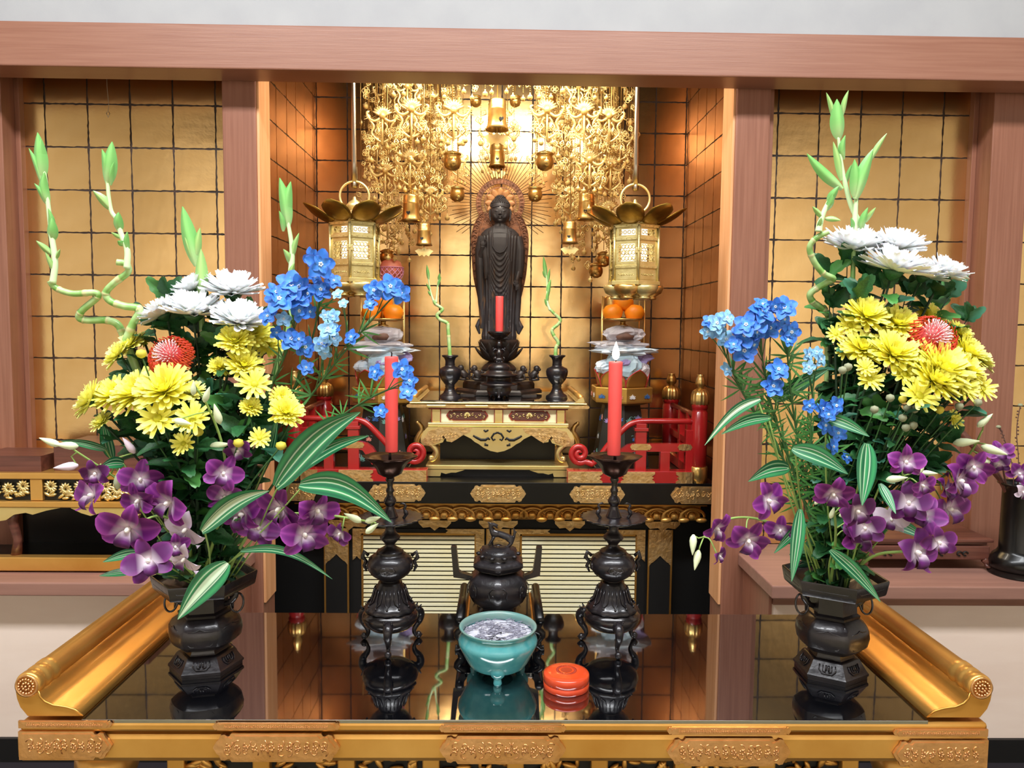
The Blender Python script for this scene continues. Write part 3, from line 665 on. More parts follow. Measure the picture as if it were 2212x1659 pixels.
# hanging sleeves
S_.tube([p3(1040,0,512),p3(1036,-3,540),p3(1036,-8,575),p3(1038,-8,620),p3(1042,-5,680),p3(1041,-3,710)],[px(9,SD),px(11,SD),px(10,SD),px(9,SD),px(7,SD),px(4,SD)],14)
S_.tube([p3(1116,0,512),p3(1121,-2,540),p3(1121,-4,575),p3(1119,-6,600)],[px(10,SD),px(11,SD),px(10,SD),px(8,SD)],14)
S_.tube([p3(1119,0,600),p3(1117,0,650),p3(1116,0,700),p3(1120,0,720)],[px(7,SD),px(8,SD),px(6,SD),px(3,SD)],12)
S_.tube([p3(1045,-16,536),p3(1048,-17,560),p3(1050,-18,590),p3(1049,-18,604)],[px(5,SD),px(6.5,SD),px(6,SD),px(3,SD)],12)
S_.tube([p3(1037,0,690),p3(1031,0,705),p3(1036,0,722)],[px(4,SD),px(5,SD),px(2,SD)],10); S_.tube([p3(1118,0,690),p3(1126,0,706),p3(1120,0,722)],[px(4,SD),px(5,SD),px(2,SD)],10)
# collar lines
for s in(-1,1): S_.tube([p3(1078+s*12,-9,489),p3(1078+s*16,-19,510),p3(1078+s*15,-25,535),p3(1078+s*8,-27,546),p3(1078,-28,549)],px(1.6,SD),8)
# head
hc=p3(1078,-4,459); hr=px(20.5,SD)
S_.ball(hc,(hr,hr*1.02,px(24,SD)),40,28); S_.ball(p3(1078,-2,446),(px(20.2,SD),px(20,SD),px(16.5,SD)),32,16); S_.ball(p3(1078,1,431),(px(11,SD),px(12,SD),px(8.5,SD)),24,14)
fy=-23.2
S_.tube([p3(1078,fy-.5,455),p3(1078,fy-2.4,461),p3(1078,fy-3.4,466)],[px(1.0,SD),px(1.5,SD),px(2.3,SD)],10)
S_.ball(p3(1075.8,fy-1.6,466),px(1.5,SD),8,6);S_.ball(p3(1080.2,fy-1.6,466),px(1.5,SD),8,6)
for s in(-1,1):
    S_.tube([p3(1078+s*2.5,fy-.6,454.5),p3(1078+s*8,fy+.6,451.8),p3(1078+s*14,fy+4.5,454)],px(.8,SD),8)
    S_.tube([p3(1078+s*3.5,fy-.3,458.5),p3(1078+s*8,fy+.3,459.2),p3(1078+s*13,fy+3.5,457.8)],[px(.9,SD),px(1.8,SD),px(.8,SD)],8)
    S_.tube([p3(1078+s*20,-2,452),p3(1078+s*22.5,-1,458),p3(1078+s*21.5,-1,470),p3(1078+s*20,-2,478)],[px(1.6,SD),px(2.4,SD),px(1.8,SD),px(2,SD)],8)
    S_.ball(p3(1078+s*8,fy+5,467),(px(6.5,SD),px(3.2,SD),px(7.5,SD)),12,8)
S_.tube([p3(1073.5,fy+.4,471.2),p3(1076,fy-1.5,470.4),p3(1078,fy-1.5,471),p3(1080,fy-1.5,470.4),p3(1082.5,fy+.4,471.2)],[px(.5,SD),px(1.1,SD),px(1,SD),px(1.1,SD),px(.5,SD)],8)
S_.tube([p3(1074.5,fy+.2,473.3),p3(1078,fy-1.6,473.9),p3(1081.5,fy+.2,473.3)],[px(.6,SD),px(1.4,SD),px(.6,SD)],8)
S_.ball(p3(1078,fy+3.2,478.5),(px(5,SD),px(4,SD),px(3.6,SD)),12,8)
# raised right hand (viewer's left)
S_.tube([p3(1036,-8,560),p3(1040,-16,545),p3(1042,-22,534)],[px(7,SD),px(5.5,SD),px(4.5,SD)],12)
S_.ball(p3(1042,-23,529),(px(6,SD),px(2.6,SD),px(7,SD)),14,10)
for dx_,l in((-4.4,9),(-1.6,12),(1.2,12.5)): S_.tube([p3(1042+dx_,-23.5,525),p3(1042+dx_*1.15,-24,518),p3(1042+dx_*1.2,-24,525-l)],[px(1.7,SD),px(1.6,SD),px(1.2,SD)],8)
S_.tube([p3(1045.5,-23.5,525),p3(1047.5,-26,520),p3(1048.5,-28,522)],[px(1.6,SD),px(1.5,SD),px(1.2,SD)],8)
S_.tube([p3(1047,-23,531),p3(1050.5,-26,527),p3(1049.5,-28,522)],[px(2,SD),px(1.7,SD),px(1.3,SD)],8)
# lowered left hand
S_.tube([p3(1119,-8,588),p3(1116,-14,600),p3(1114,-16,607)],[px(6,SD),px(5,SD),px(4.4,SD)],12)
S_.ball(p3(1114,-17,611),(px(5.6,SD),px(2.8,SD),px(7,SD)),14,10)
for dx_,l in((4,10),(1.4,13),(-1.2,13)): S_.tube([p3(1114+dx_,-17.5,615),p3(1114+dx_,-18.5,620),p3(1114+dx_*.9,-18,615+l)],[px(1.6,SD),px(1.5,SD),px(1.1,SD)],8)
S_.tube([p3(1110.5,-17.5,613),p3(1109,-21,619),p3(1110,-23,617)],[px(1.6,SD),px(1.5,SD),px(1.2,SD)],8)
S_.tube([p3(1109.5,-17,608),p3(1107.5,-21,612),p3(1109,-23,616)],[px(2,SD),px(1.7,SD),px(1.3,SD)],8)
# feet
for s in(-1,1): S_.ball(p3(1078+s*11,-22,731),(px(7,SD),px(10,SD),px(4,SD)),14,8)
body=S_.obj('body',['statue_gold'],stt)
rm=body.modifiers.new('r','REMESH'); rm.mode='VOXEL'; rm.voxel_size=.0008; rm.use_smooth_shade=True
sm=body.modifiers.new('s','SMOOTH'); sm.factor=.4; sm.iterations=1
# curled hair as a cap of small snail curls
b=MB()
cc=p3(1078,-2,446)
for j in range(10):
    el=rad(2+j*9.2); nn=max(3,int(30*cos(el)))
    for i in range(nn):
        a=2*PI*(i+.5*(j%2))/nn; x,y,z=cos(el)*cos(a),cos(el)*sin(a),sin(el)
        if y<-.35 and el<rad(14): continue
        b.ball((cc[0]+x*px(20.2,SD),cc[1]+y*px(20,SD),cc[2]+z*px(16.5,SD)),px(1.8,SD),6,4)
for j in range(4):
    el=rad(8+j*22); nn=max(2,int(15*cos(el)))
    for i in range(nn):
        a=2*PI*i/nn; b.ball((hc[0]+cos(el)*cos(a)*px(11,SD),hc[1]+px(4,SD)+cos(el)*sin(a)*px(12,SD),sz(431)+sin(el)*px(8.5,SD)),px(1.7,SD),6,4)
b.tube([(hc[0]+cos(a)*hr*1.02,hc[1]+sin(a)*hr*1.04,sz(449.5)+(-px(3.5,SD)*abs(sin(2*a)) if False else px(1.5,SD)*cos(4*a))) for a in [rad(-170+k*10) for k in range(17)]],px(.7,SD),6)
b.obj('hair_curls','statue',stt)
MB().ball(p3(1078,fy-.7,451),px(1.3,SD),8,6).obj('forehead_jewel','p_white',stt)
# lotus pedestal
pd_=MB(); 
ped=pd_.lathe([(0,sz(733)),(px(40,SD),sz(733)),(px(43,SD),sz(736)),(px(43,SD),sz(742)),(px(36,SD),sz(760)),(px(26,SD),sz(774)),(px(20,SD),sz(778)),(px(26,SD),sz(784)),(px(34,SD),sz(790)),(px(38,SD),sz(796)),(px(38,SD),sz(800))],40).obj('lotus_seat','statue_base',stt)
def lotus_petal(par,ang,r0,z0,r1,z1,wd,m='statue_base'):
    def fn(u,v):
        u=(u-.5)*2; t=v; w_=wd*(sin(PI*min(1,t*.62+.2))**.8)*(1-t**6); r=r0+(r1-r0)*t**1.2+ .10*wd*0; z=z0+(z1-z0)*t**1.7
        a=ang+u*w_/max(r,.01); rr_=r+ (1-u*u)*wd*.22*sin(PI*t); return (rr_*cos(a),rr_*sin(a),z)
    return MB().sheet(fn,6,6).obj('lotus_petal',m,par,solid=.0012)
for k in range(12): lotus_petal(ped,k*PI/6,px(26,SD),sz(776),px(45,SD),sz(737),px(13,SD))
for k in range(12): lotus_petal(ped,(k+.5)*PI/6,px(24,SD),sz(779),px(55,SD),sz(748),px(13,SD))
for r_,ya,yb,n_ in((62,800,806,6),(52,806,822,6),(78,822,838,6),(94,838,848,6)):
    MB().lathe([(px(r_,SD),sz(yb)),(px(r_,SD),sz(yb)+(sz(ya)-sz(yb))*.6),(px(r_*.95,SD),sz(ya))],6,a0=0,smooth=False,ry=.8).obj('pedestal_tier','statue_base',ped,bevel=.001)
MB().box(-.12,.12,-.09,.09,uT-SO.z,sz(847)).obj('pedestal_plinth','statue_base',ped)
for s in(-1,1):
    for (xo,yo,sc) in((76,818,1),(46,815,.95)):
        b=MB(); x=s*px(xo,SD); z=sz(yo); yv=-px(22 if xo>60 else 60,SD); g=px(1,SD)*sc
        b.tube([(x-s*8*g,yv,z+4*g),(x,yv,z+12*g),(x+s*6*g,yv,z+20*g)],[8*g,8*g,6*g],10); b.ball((x+s*5*g,yv-2*g,z+24*g),7*g,10,7); b.ball((x+s*10*g,yv-3*g,z+22*g),4*g,8,5)
        b.tube([(x+s*5*g,yv-2*g,z+16*g),(x+s*8*g,yv-4*g,z+6*g),(x+s*9*g,yv-4*g,z)],2*g,6); b.tube([(x-s*7*g,yv,z+6*g),(x-s*13*g,yv,z+14*g),(x-s*10*g,yv,z+20*g)],1.6*g,6)
        b.ball((x,yv,z),(12*g,8*g,3*g),10,5); b.obj('guardian_lion','statue_base',ped)
# halo
HC=(0,px(14,SD),sz(437))
h=MB(); R_=px(52,SD)
def ring(mb,r0,r1,y0,y1,seg=64):
    mb.lathe([(r0,y0),(r1,y0),(r1,y1),(r0,y1),(r0,y0)],seg,cap=False,smooth=False)
h.T=Matrix.Translation(HC)@Matrix.Rotation(PI/2,4,'X'); ring(h,px(41,SD),R_,-.002,.003)
for r in(41.5,51.5): h.tube([(px(r,SD)*cos(a),px(r,SD)*sin(a),.003) for a in [k*PI/32 for k in range(64)]],.0012,6,closed=True)
for k in range(40):
    a=k*PI/20; h.tube([(px(46.5+3.2*cos(t*1.1),SD)*cos(a+.03*sin(t*1.1)),px(46.5+3.2*cos(t*1.1),SD)*sin(a+.03*sin(t*1.1)),.004) for t in range(6)],.0009,5)
hal=h.obj('round_halo','wood_halo',stt)
h=MB(); h.T=Matrix.Translation(HC)@Matrix.Rotation(PI/2,4,'X')
for k in range(48): a=k*PI/24; h.tube([(px(34,SD)*cos(a),px(34,SD)*sin(a),.001),(px(42,SD)*cos(a),px(42,SD)*sin(a),.001)],.0007,4)
ring(h,px(32.5,SD),px(34.5,SD),-.001,.002); h.obj('spoke_ring','wood_halo',hal)
for k in range(12):
    a=k*PI/6; h=MB(); h.T=Matrix.Translation(HC)@Matrix.Rotation(PI/2,4,'X')
    h.sheet(lambda u,v:((px(14,SD)+px(19,SD)*v)*cos(a)-(u-.5)*px(19,SD)*sin(PI*(.2+.8*v))**.6*sin(a),(px(14,SD)+px(19,SD)*v)*sin(a)+(u-.5)*px(19,SD)*sin(PI*(.2+.8*v))**.6*cos(a),.001+.004*v+.003*(1-(2*u-1)**2)),4,5); h.obj('halo_petal','wood_halo2',hal,solid=.001)
MB().tube([(0,HC[1]+.002,HC[2]),(0,HC[1]+.002,HC[2]-.12)],.004,8).obj('halo_stem','wood_halo',stt)
for k in range(53):
    a=rad(-38+k*(256/52)); 
    if True:
        l=px(112 if k%2 else 104,SD)
        MB().tube([(px(50,SD)*cos(a),HC[1]+.006,HC[2]+px(50,SD)*sin(a)),(l*cos(a),HC[1]+.006,HC[2]+l*sin(a))],.0010,5).obj('ray','ray',hal)
# boat-shaped mandorla with scroll border
def mand(t): # t 0..1 from bottom-left over the top to bottom-right ; half width profile
    y=748-(748-470)*sin(PI*t) ; return y
b=MB(); out=[(18,745),(26,720),(34,690),(42,660),(50,625),(56,595),(59,560),(61,530),(60,505),(55,485),(47,468),(38,458)]
for s in(-1,1):
    o3=[Vector((s*px(x,SD),px(12,SD),sz(y))) for x,y in out]; i3=[Vector((s*px(x-14,SD),px(12,SD),sz(y))) for x,y in out]
    o3=bez(o3,44); i3=bez(i3,44)
    vs=o3+i3; n_=len(o3); b.add(vs,[(k,k+1,n_+k+1,n_+k) if s>0 else (k,n_+k,n_+k+1,k+1) for k in range(n_-1)])
    b.tube(o3,px(1.1,SD),6); b.tube(i3,px(1.0,SD),6)
    for k in range(1,n_-1,2):
        c=(o3[k]+i3[k])/2; b.tube([(c.x+s*cos(t*.8)*px(5.2,SD)*(1-t/10),c.y-.002,c.z+sin(t*.8)*px(5.2,SD)*(1-t/10)) for t in range(9)],px(.8,SD),5)
b.obj('mandorla','wood_halo',stt)
b=MB(); b.ext([(s*px(max(x-13,2),SD),sz(y)) for s,x,y in [(1,x,y) for x,y in out]+[(-1,x,y) for x,y in out[::-1]]],px(12,SD),px(13,SD)); b.obj('mandorla_panel','wood_halo',stt)
# ------------------------------------------------------------------ hanging lanterns
def lantern(cx,s,label,rotk):
    d=2.03; dy=6 if s>0 else 0; top=P(cx,482+dy,d); O_=Vector((top.x,d,top.z)); q=px(1,d)
    t=thing('hanging_lantern',label,'lantern',O_)
    Z=lambda y:P(cx,y+dy,d).z-O_.z
    Rb=54*q; H=lambda r,z,k:(r*cos(rotk+k*PI/3),r*sin(rotk+k*PI/3),z)
    MB().tube([(0,0,Z(392)),(-.0005,0,Z(350)),(-.001,0,Z(300)),(-.002,0,1.951-O_.z)],[.0066,.0066,.0062,.0062],10).obj('hanging_rod','steel',t)
    MB().tube([(0,0,Z(405)),(0,.004,Z(396)),(0,.004,Z(360))],[.007,.009,.007],4).obj('rod_hook','steel',t)
    MB().tube([(31*q*sin(a),0,Z(424)+31*q*cos(a)) for a in [k*PI/20 for k in range(40)]],2.6*q,8,closed=True).obj('ring','lantern',t)
    MB().lathe([(0,Z(424)),(3*q,Z(426)),(4*q,Z(431)),(12*q,Z(437)),(17*q,Z(444)),(15*q,Z(451)),(11*q,Z(454)),(14*q,Z(460)),(34*q,Z(470)),(52*q,Z(480)),(50*q,Z(484))],36).obj('roof_dome','lantern',t)
    for k in range(8):
        a=k*PI/4+PI/8+.1
        def fn(u,v,a=a):
            u=(u-.5)*2; w_=29*q*(.45+.55*sin(PI*(.05+.80*v)))*(1 if v<.7 else (1-((v-.7)/.3)**2*.8))
            r=(40+68*v)*q; z=Z(485)+ (36*v**1.8)*q+ .22*w_*(u*u)
            return (r*cos(a)-u*w_*sin(a),r*sin(a)+u*w_*cos(a),z)
        MB().sheet(fn,8,8).obj('roof_petal','lantern_roof',t,solid=.001)
    # frames
    f=MB()
    for y0,y1,r in((484,490,56),(511,517,55),(570,576,55),(603,611,59)):
        f.lathe([(r*q,Z(y1)),(r*q,Z(y0)),((r-4)*q,Z(y0)),((r-4)*q,Z(y1))],6,a0=rotk,smooth=False,cap=False)
    fo=f.obj('frame_bands','lantern',t,bevel=.0006)
    b=MB()
    for y in(487,514,573,607):
        for k in range(6):
            for j in range(5):
                u=(j+.5)/5; A=Vector(H(56*q,Z(y),k)); B=Vector(H(56*q,Z(y),k+1)); b.ball(A.lerp(B,u)*1.005,.0011,6,4)
    b.obj('rivets','lantern',fo)
    for k in range(6): 
        p_=MB().tube([H(53.5*q,Z(606),k),H(53.5*q,Z(486),k)],.0042,6).obj('corner_post','lantern',t)
    for k in range(6):
        A=Vector(H(51.5*q,0,k)); B=Vector(H(51.5*q,0,k+1)); W=(B-A).length; u=(B-A).normalized(); nrm=u.cross(Vector((0,0,1)))
        mm=Matrix((u,-nrm,Vector((0,0,1)))).transposed().to_4x4(); mm.translation=A
        def fr(name,z0,z1,wx0,wx1,wz0,wz1):
            m=MB(); m.T=mm
            m.box(0,wx0*W,0,.0015,z0,z1); m.box(wx1*W,W,0,.0015,z0,z1); m.box(wx0*W,wx1*W,0,.0015,z0,wz0); m.box(wx0*W,wx1*W,0,.0015,wz1,z1)
            return m
        z0,z1=Z(570),Z(517); m=fr('p',z0,z1,.14,.86,Z(562),Z(525))
        cw=.36*W; zc=(Z(562)+Z(525))/2; hh=(Z(525)-Z(562))/2
        for i in range(5):
            for j in range(3):
                x=.14*W+.72*W*(i+.5)/5; z=zc-hh+2*hh*(j+.5)/3; r=.0058
                m.tube([(x+r*cos(a)*.8,.0,z+r*sin(a)*.9) for a in [n_*PI/4 for n_ in range(8)]],.0012,4,closed=True)
        m.tube([(.14*W,0,zc-hh),(.86*W,0,zc+hh)],.0008,4); m.tube([(.14*W,0,zc+hh),(.86*W,0,zc-hh)],.0008,4)
        m.obj('openwork_panel','lantern',t)
        m=fr('p',Z(511),Z(490),.14,.86,Z(507),Z(494)); 
        for i in range(4): m.tube([(.14*W+.72*W*(i+.5)/4+.004*cos(a),0,(Z(507)+Z(494))/2+.0045*sin(a)) for a in [n_*PI/4 for n_ in range(8)]],.0011,4,closed=True)
        m.obj('frieze_panel','lantern',t)
        m=MB(); m.T=mm; m.box(0,W,0,.0015,Z(604),Z(576)); m.box(.12*W,.88*W,-.0008,.0,Z(600),Z(580))
        for i in range(7): m.tube([(W*(.16+.68*(i+v_)/7),-.0012,Z(590)+.003*sin(v_*PI*2+i)) for v_ in (0,.25,.5,.75,1)],.0007,4)
        m.obj('relief_panel','lantern',t)
    for k in range(6):
        x,y,_=H(36*q,0,k+.5); f=MB().lathe([(0,Z(642)),(13*q,Z(641)),(14*q,Z(637)),(11*q,Z(635)),(24*q,Z(628)),(29*q,Z(617)),(27*q,Z(611)),(0,Z(610))],24).obj('bowl_foot','brass' if k%2 else 'lantern',t); f.location=(x,y,0)
    MB().lathe([(0,Z(603)),(28*q,Z(603)),(28*q,Z(489)),(0,Z(489))],12).obj('lit_core','glow',t)
    k_=[k for k in range(6) if True]; a=-PI/2
    m=MB(); m.T=Matrix.Translation((0,-50*q,Z(540))); m.box(-.008,.008,-.006,0,-.007,.007); m.ball((0,-.007,0),.003,8,5); m.obj('door_latch','lantern',t,bevel=.001)
lantern(766,-1,'pale brass hexagonal hanging lantern with petal roof, left of the statue',rad(-90))
lantern(1371,1,'pale brass hexagonal hanging lantern with petal roof, right of the statue',rad(-90))
# ------------------------------------------------------------------ painted fruit stands with offerings
def pouch(par,name,cx,cy,w_,h_,dd,m,seed,spike=.25,pw=.6):
    rr=random.Random(seed); b=MB(); nu,nv=28,10; vs=[]
    for j in range(nv+1):
        t=PI*j/nv
        for i in range(nu):
            a=2*PI*i/nu; n_=noise.noise(Vector((cos(a)*2.2+seed,sin(a)*2.2,t*1.2)))
            sx=1+spike*n_*1.7+ spike*.7*rr.uniform(-1,1)*(abs(sin(t))**3)
            ca,sa=cos(a),sin(a); f_=lambda c:math.copysign(abs(c)**pw,c)
            vs.append((w_/2*sin(t)*f_(ca)*sx,dd/2*sin(t)*f_(sa)*sx,h_/2*-cos(t)*(1+.35*n_)))
    b.add(vs,[(j*nu+i,j*nu+(i+1)%nu,(j+1)*nu+(i+1)%nu,(j+1)*nu+i) for j in range(nv) for i in range(nu)],False); o=b.obj(name,m,par); o.location=(cx,0,cy); return o
def stand(cx,side):
    d=2.38; q=px(1,d); O_=P(cx,900,d); O_=Vector((O_.x,d,DZ)); Z=lambda y:P(cx,y,d).z-DZ
    t=thing('offering_stand','painted hexagonal offering stand with petal rim and brass frame, %s of the statue'%side,'stand',O_)
    def hexa(name,prof,m,par=None,**k): return MB().lathe([(r*q*1.155,Z(y) if y<1100 else 0) for r,y in prof],6,a0=PI/6,smooth=False).obj(name,m,par or t,**k)
    bd=hexa('painted_body',[(57,1004),(57,1000),(56,990),(38,874),(38,870)],'paint_dark',bevel=.001)
    hexa('foot_board',[(60,1101),(60,1004),(57,1003)],'paint_dark',bevel=.001)
    tr=hexa('tray_rim',[(40,872),(59,866),(60,862),(61,835),(59,833),(56,836),(56,858),(30,860)],'paint_gold',bevel=.001)
    # painted lotuses and scrolls on the faces
    def lotus(par,x,y,z,s_,m,nx,tilt=0):
        b=MB(); b.T=Matrix.Translation((x,y,z))@Matrix.Rotation(nx,4,'Z')@Matrix.Rotation(tilt,4,'X')
        for k in range(-3,4):
            a=k*rad(27); r=s_*(1 if k%2==0 else .86)
            pts=[(0,0,0),(r*.5*sin(a)-r*.17*cos(a),-.0004,r*.5*cos(a)+r*.17*sin(a)),(r*sin(a),-.0006,r*cos(a)),(r*.5*sin(a)+r*.17*cos(a),-.0004,r*.5*cos(a)-r*.17*sin(a))]
            b.tube(pts,s_*.055,4,closed=True)
            b.add(pts,[(0,1,2,3)],False)
        return b.obj('painted_lotus',m,par)
    ms=['p_white','p_pink','p_blue','p_violet','p_teal']; n_=0
    for k in range(6):
        a=PI/6+k*PI/3+PI/6
        if sin(a)>.3: continue
        nx=a+PI/2
        for (u,y,s_,mi) in ((-.28,985,13,1),(.3,975,13,2),(-.25,905,12,0),(.3,900,11,4),(0,942,9,3)):
            f_=(y-872)/(1000-872); r=(38+19*f_)*q+.0012; x0,y0=r*cos(a),r*sin(a); tw=r*1.0
            lotus(bd,x0+cos(nx)*u*tw,y0+sin(nx)*u*tw,Z(y+4),s_*q,ms[(mi+k)%5],nx,rad(-7))
        for u in(-.36,.36):
            r=61*q+.0012; lotus(tr,r*cos(a)+cos(nx)*u*r*.9,r*sin(a)+sin(nx)*u*r*.9,Z(856),9.5*q,ms[(k+int(u*3))%3],nx)
        b=MB()
        for u in(-.1,.1,):
            for j in range(3):
                f_=.15+.3*j; r=(38+19*f_)*q+.001; b.tube([(r*cos(a)+cos(nx)*(u*r*1.2+4*q*cos(v_*.9)),r*sin(a)+sin(nx)*(u*r*1.2+4*q*cos(v_*.9)),Z(880+130*f_)+4*q*sin(v_*.9)) for v_ in range(6)],.0008,4)
        b.obj('painted_scroll','p_teal',bd)
    for k in range(6):
        a=PI/3*k+PI/3
        w_=54*q; 
        def fn(u,v,a=a):
            u=(u-.5)*2; wd=w_*.52*(1 if v<.35 else max(.0,1-((v-.35)/.65)**2.2*1)); r=(47+9*v+4*v*v)*q; return (r*cos(a)-u*wd*sin(a),r*sin(a)+u*wd*cos(a),Z(836)+40*q*v)
        pt=MB().sheet(fn,6,8).obj('rim_petal','paint_gold',t,solid=.0016)
        e=[Vector(fn(0,v/10)) for v in range(11)]+[Vector(fn(1,v/10)) for v in range(10,-1,-1)]
        MB().tube(e,.0016,5).obj('petal_edge','redwrap',pt)
    # brass frame
    fr=MB()
    for x,y in((-46,-4),(46,-4),(-40,26),(40,26)):
        fr.tube([(x*q,y*q,Z(862)),(x*q,y*q,Z(622 if side=='left' else 640))],.0019,6)
    for y in(795,742): fr.tube([(-46*q,-4*q,Z(y)),(46*q,-4*q,Z(y))],.0014,6)
    fr.obj('brass_frame','brass',t)
    MB().lathe([(14*q,Z(704)),(6*q,Z(700)),(6*q,Z(694)),(40*q,Z(692)),(46*q,Z(690)),(46*q,Z(688)),(0,Z(689))],36).obj('brass_dish','brass',t)
    if side=='left': MB().lathe([(6*q,Z(690)),(5*q,Z(640)),(8*q,Z(628)),(30*q,Z(612)),(30*q,Z(610)),(0,Z(611))],24).obj('upper_dish','brass',t)
    else: MB().lathe([(0,Z(690)),(16*q,Z(688)),(17*q,Z(645)),(15*q,Z(640)),(0,Z(640))],24,c=(-22*q,22*q,0)).obj('brass_cup','brass',t)
    # offerings: each its own thing
    W=lambda dx,y,dy=0:Vector((O_.x+dx*q,d+dy*q,P(cx,y,d).z))
    for i,(dx,y,dy,nm) in enumerate(((-23,675.5,-8,'left front'),(23,675.5,-8,'right front'),(0,654 if side=='left' else 653,-4,'topmost'))):
        r=22*q; o=MB().lathe([(0,-.72*r),(.35*r,-.80*r),(.75*r,-.58*r),(1*r,-.05*r),(.93*r,.38*r),(.6*r,.74*r),(.25*r,.80*r),(.08*r,.74*r),(0,.73*r)],28)
        t2=thing('mandarin_orange','%s bright orange mandarin on the brass dish %s of the statue'%(nm,side),'fruit',W(dx,y,dy),'mandarins on the offering stands',rot=(rad(8*i),rad(10*(i-1)),i))
        o.obj('peel','orange',t2); MB().lathe([(0,.72*r),(.09*r,.75*r),(.08*r,.80*r),(0,.81*r)],8,lobe=5,amp=.3).obj('stem_button','green_bright',t2)
    packs=[(0,722,86,34,'film','sweet_packet','clear film wrapped dark bun at the top of the stack'),(-4,744,112,18,'film','sweet_packet','flat translucent packet under the dark bun'),(2,757,120,20,'film_white','sweet_packet','wide pale plastic packet with pointed corners'),(22,772,72,34,'film_purple','sweet_packet','packet with a purple tint tucked behind'),(2,782,68,66,'film_blue','sweet_packet','large pale blue crumpled sachet standing upright'),(-36,792,44,30,'film_white','sweet_packet','small folded white packet leaning to the left'),(37,800,44,34,'film','sweet_packet','clear packet leaning over the petal rim')]
    for i,(dx,y,w_,h_,m_,nm,lb) in enumerate(packs):
        t2=thing(nm,'%s, %s stand'%(lb,side),'packet',W(dx,y,-14+(8 if m_=='film_purple' else 0)-(6 if i==4 else 0)),'wrapped sweets on the offering stands')
        pouch(t2,'wrapper',0,0,w_*q,h_*q,52*q if i<3 else 26*q,m_,i*3+(1 if side=='left' else 40),.34 if i in(1,2,3) else .2)
        if i==0: MB().lathe([(0,-13*q),(26*q,-12*q),(30*q,-4*q),(20*q,9*q),(0,12*q)],24).obj('bun','cake',t2)
        if i==4: pouch(t2,'label_patch',0,.0,30*q,22*q,28*q,'film_purple',77,.1)
        if i==3: MB().box(-.01,.012,-.022,-.02,-.012,.012).obj('red_patch','redwrap',t2)
stand(828,'left'); stand(1341,'right')
# peach in foam net
d=2.38;q=px(1,d); c=P(845,582,d)
t=thing('peach','pink peach in a pale pink foam net, on top of the left offering stand','fruit',c)
MB().lathe([(0,-20*q),(14*q,-18*q),(23*q,-8*q),(25*q,3*q),(20*q,16*q),(9*q,22*q),(0,21*q)],30).obj('fruit','peach',t)
b=MB()
for k in range(14):
    for s in(-1,1): b.tube([((15+11.5*sin(PI*min(1,v*.62+.05)))*q*cos(k*PI/7+s*v*1.1),(15+11.5*sin(PI*min(1,v*.62+.05)))*q*sin(k*PI/7+s*v*1.1),(-26+30*v)*q) for v in [j/8 for j in range(9)]],.0013,5)
for z,r in((4,26.6),(-26,16)): b.tube([(r*q*cos(a),r*q*sin(a),z*q) for a in [k*PI/14 for k in range(28)]],.0014,5,closed=True)
b.obj('foam_net','net',t)
# ------------------------------------------------------------------ gilt hanging ornaments (yoraku)
YM={}
def chain_mesh(L,seed,ball=.0045,dia=True):
    b=MB(); n_=int(L/.0052)
    for k in range(n_): b.ball((0,0,-k*.0052),.0016,5,3)
    return b
def fan_mesh(q):
    "openwork flaming fan about 56 x 76 px"
    b=MB(); 
    for k in range(-4,5):
        a=k*rad(17); b.tube([(0,0,2*q),(10*q*sin(a),-2*q,10*q*cos(a)+4*q),(19*q*sin(a),-1*q,17*q*cos(a)+5*q)],[1.6*q,3.1*q,1.2*q],6,flat=.5)
    b.ball((0,-2*q,4*q),(6*q,4*q,6*q),10,6)
    for s in(-1,1):
        b.tube(bez([(s*3*q,0,0),(s*14*q,-1*q,-6*q),(s*24*q,0,-2*q),(s*29*q,0,8*q),(s*24*q,0,12*q)],16),[2*q,2.6*q]+[2.6*q]*13+[1.6*q,.8*q],6,flat=.5)
        b.tube(bez([(s*24*q,0,-3*q),(s*16*q,0,-16*q),(s*20*q,0,-28*q),(s*12*q,0,-38*q),(s*2*q,0,-44*q)],16),[2.4*q]*14+[1.6*q]*3,6,flat=.5)
        b.tube(bez([(s*4*q,0,-8*q),(s*9*q,0,-16*q),(s*5*q,0,-24*q),(s*8*q,0,-32*q)],12),1.8*q,6,flat=.5)
        for k in range(3): b.tube([(s*22*q,0,2*q),(s*(30+k*2)*q,-1*q,(8-6*k)*q)],[1.8*q,.8*q],5,flat=.4)
    b.tube([(0,0,4*q),(0,-1*q,-48*q)],[2.2*q,1.8*q],8)
    return b
def dia_mesh(q):
    b=MB()
    for r,w_ in((6.5,1.7),): b.tube([(0,0,r*q),(r*.8*q,0,0),(0,0,-r*q),(-r*.8*q,0,0)],w_*q,5,closed=True)
    b.ball((0,0,0),1.6*q,6,4); return b
def cross_mesh(q):
    b=MB()
    for k in range(4):
        a=k*PI/2+PI/4; b.tube([(4*q*cos(a)+4.4*q*cos(c_),0,4*q*sin(a)+4.4*q*sin(c_)) for c_ in [j*PI/4 for j in range(8)]],1.1*q,4,closed=True)
    return b
yq=px(1,2.25)
YM['fan']=fan_mesh(yq*1.22).mesh('fan_plate','yoraku'); YM['dia']=dia_mesh(yq).mesh('diamond_link','yoraku'); YM['cross']=cross_mesh(yq).mesh('openwork_flower','yoraku')
YM['ball']=MB().lathe([(0,-5.6*yq),(3.6*yq,-4.4*yq),(5.4*yq,-1*yq),(5.2*yq,.3*yq),(5.6*yq,.6*yq),(5.2*yq,1*yq),(4.4*yq,3.4*yq),(1.5*yq,5.5*yq),(1.2*yq,9*yq),(0,9.5*yq)],14).mesh('bell_ball','yoraku')
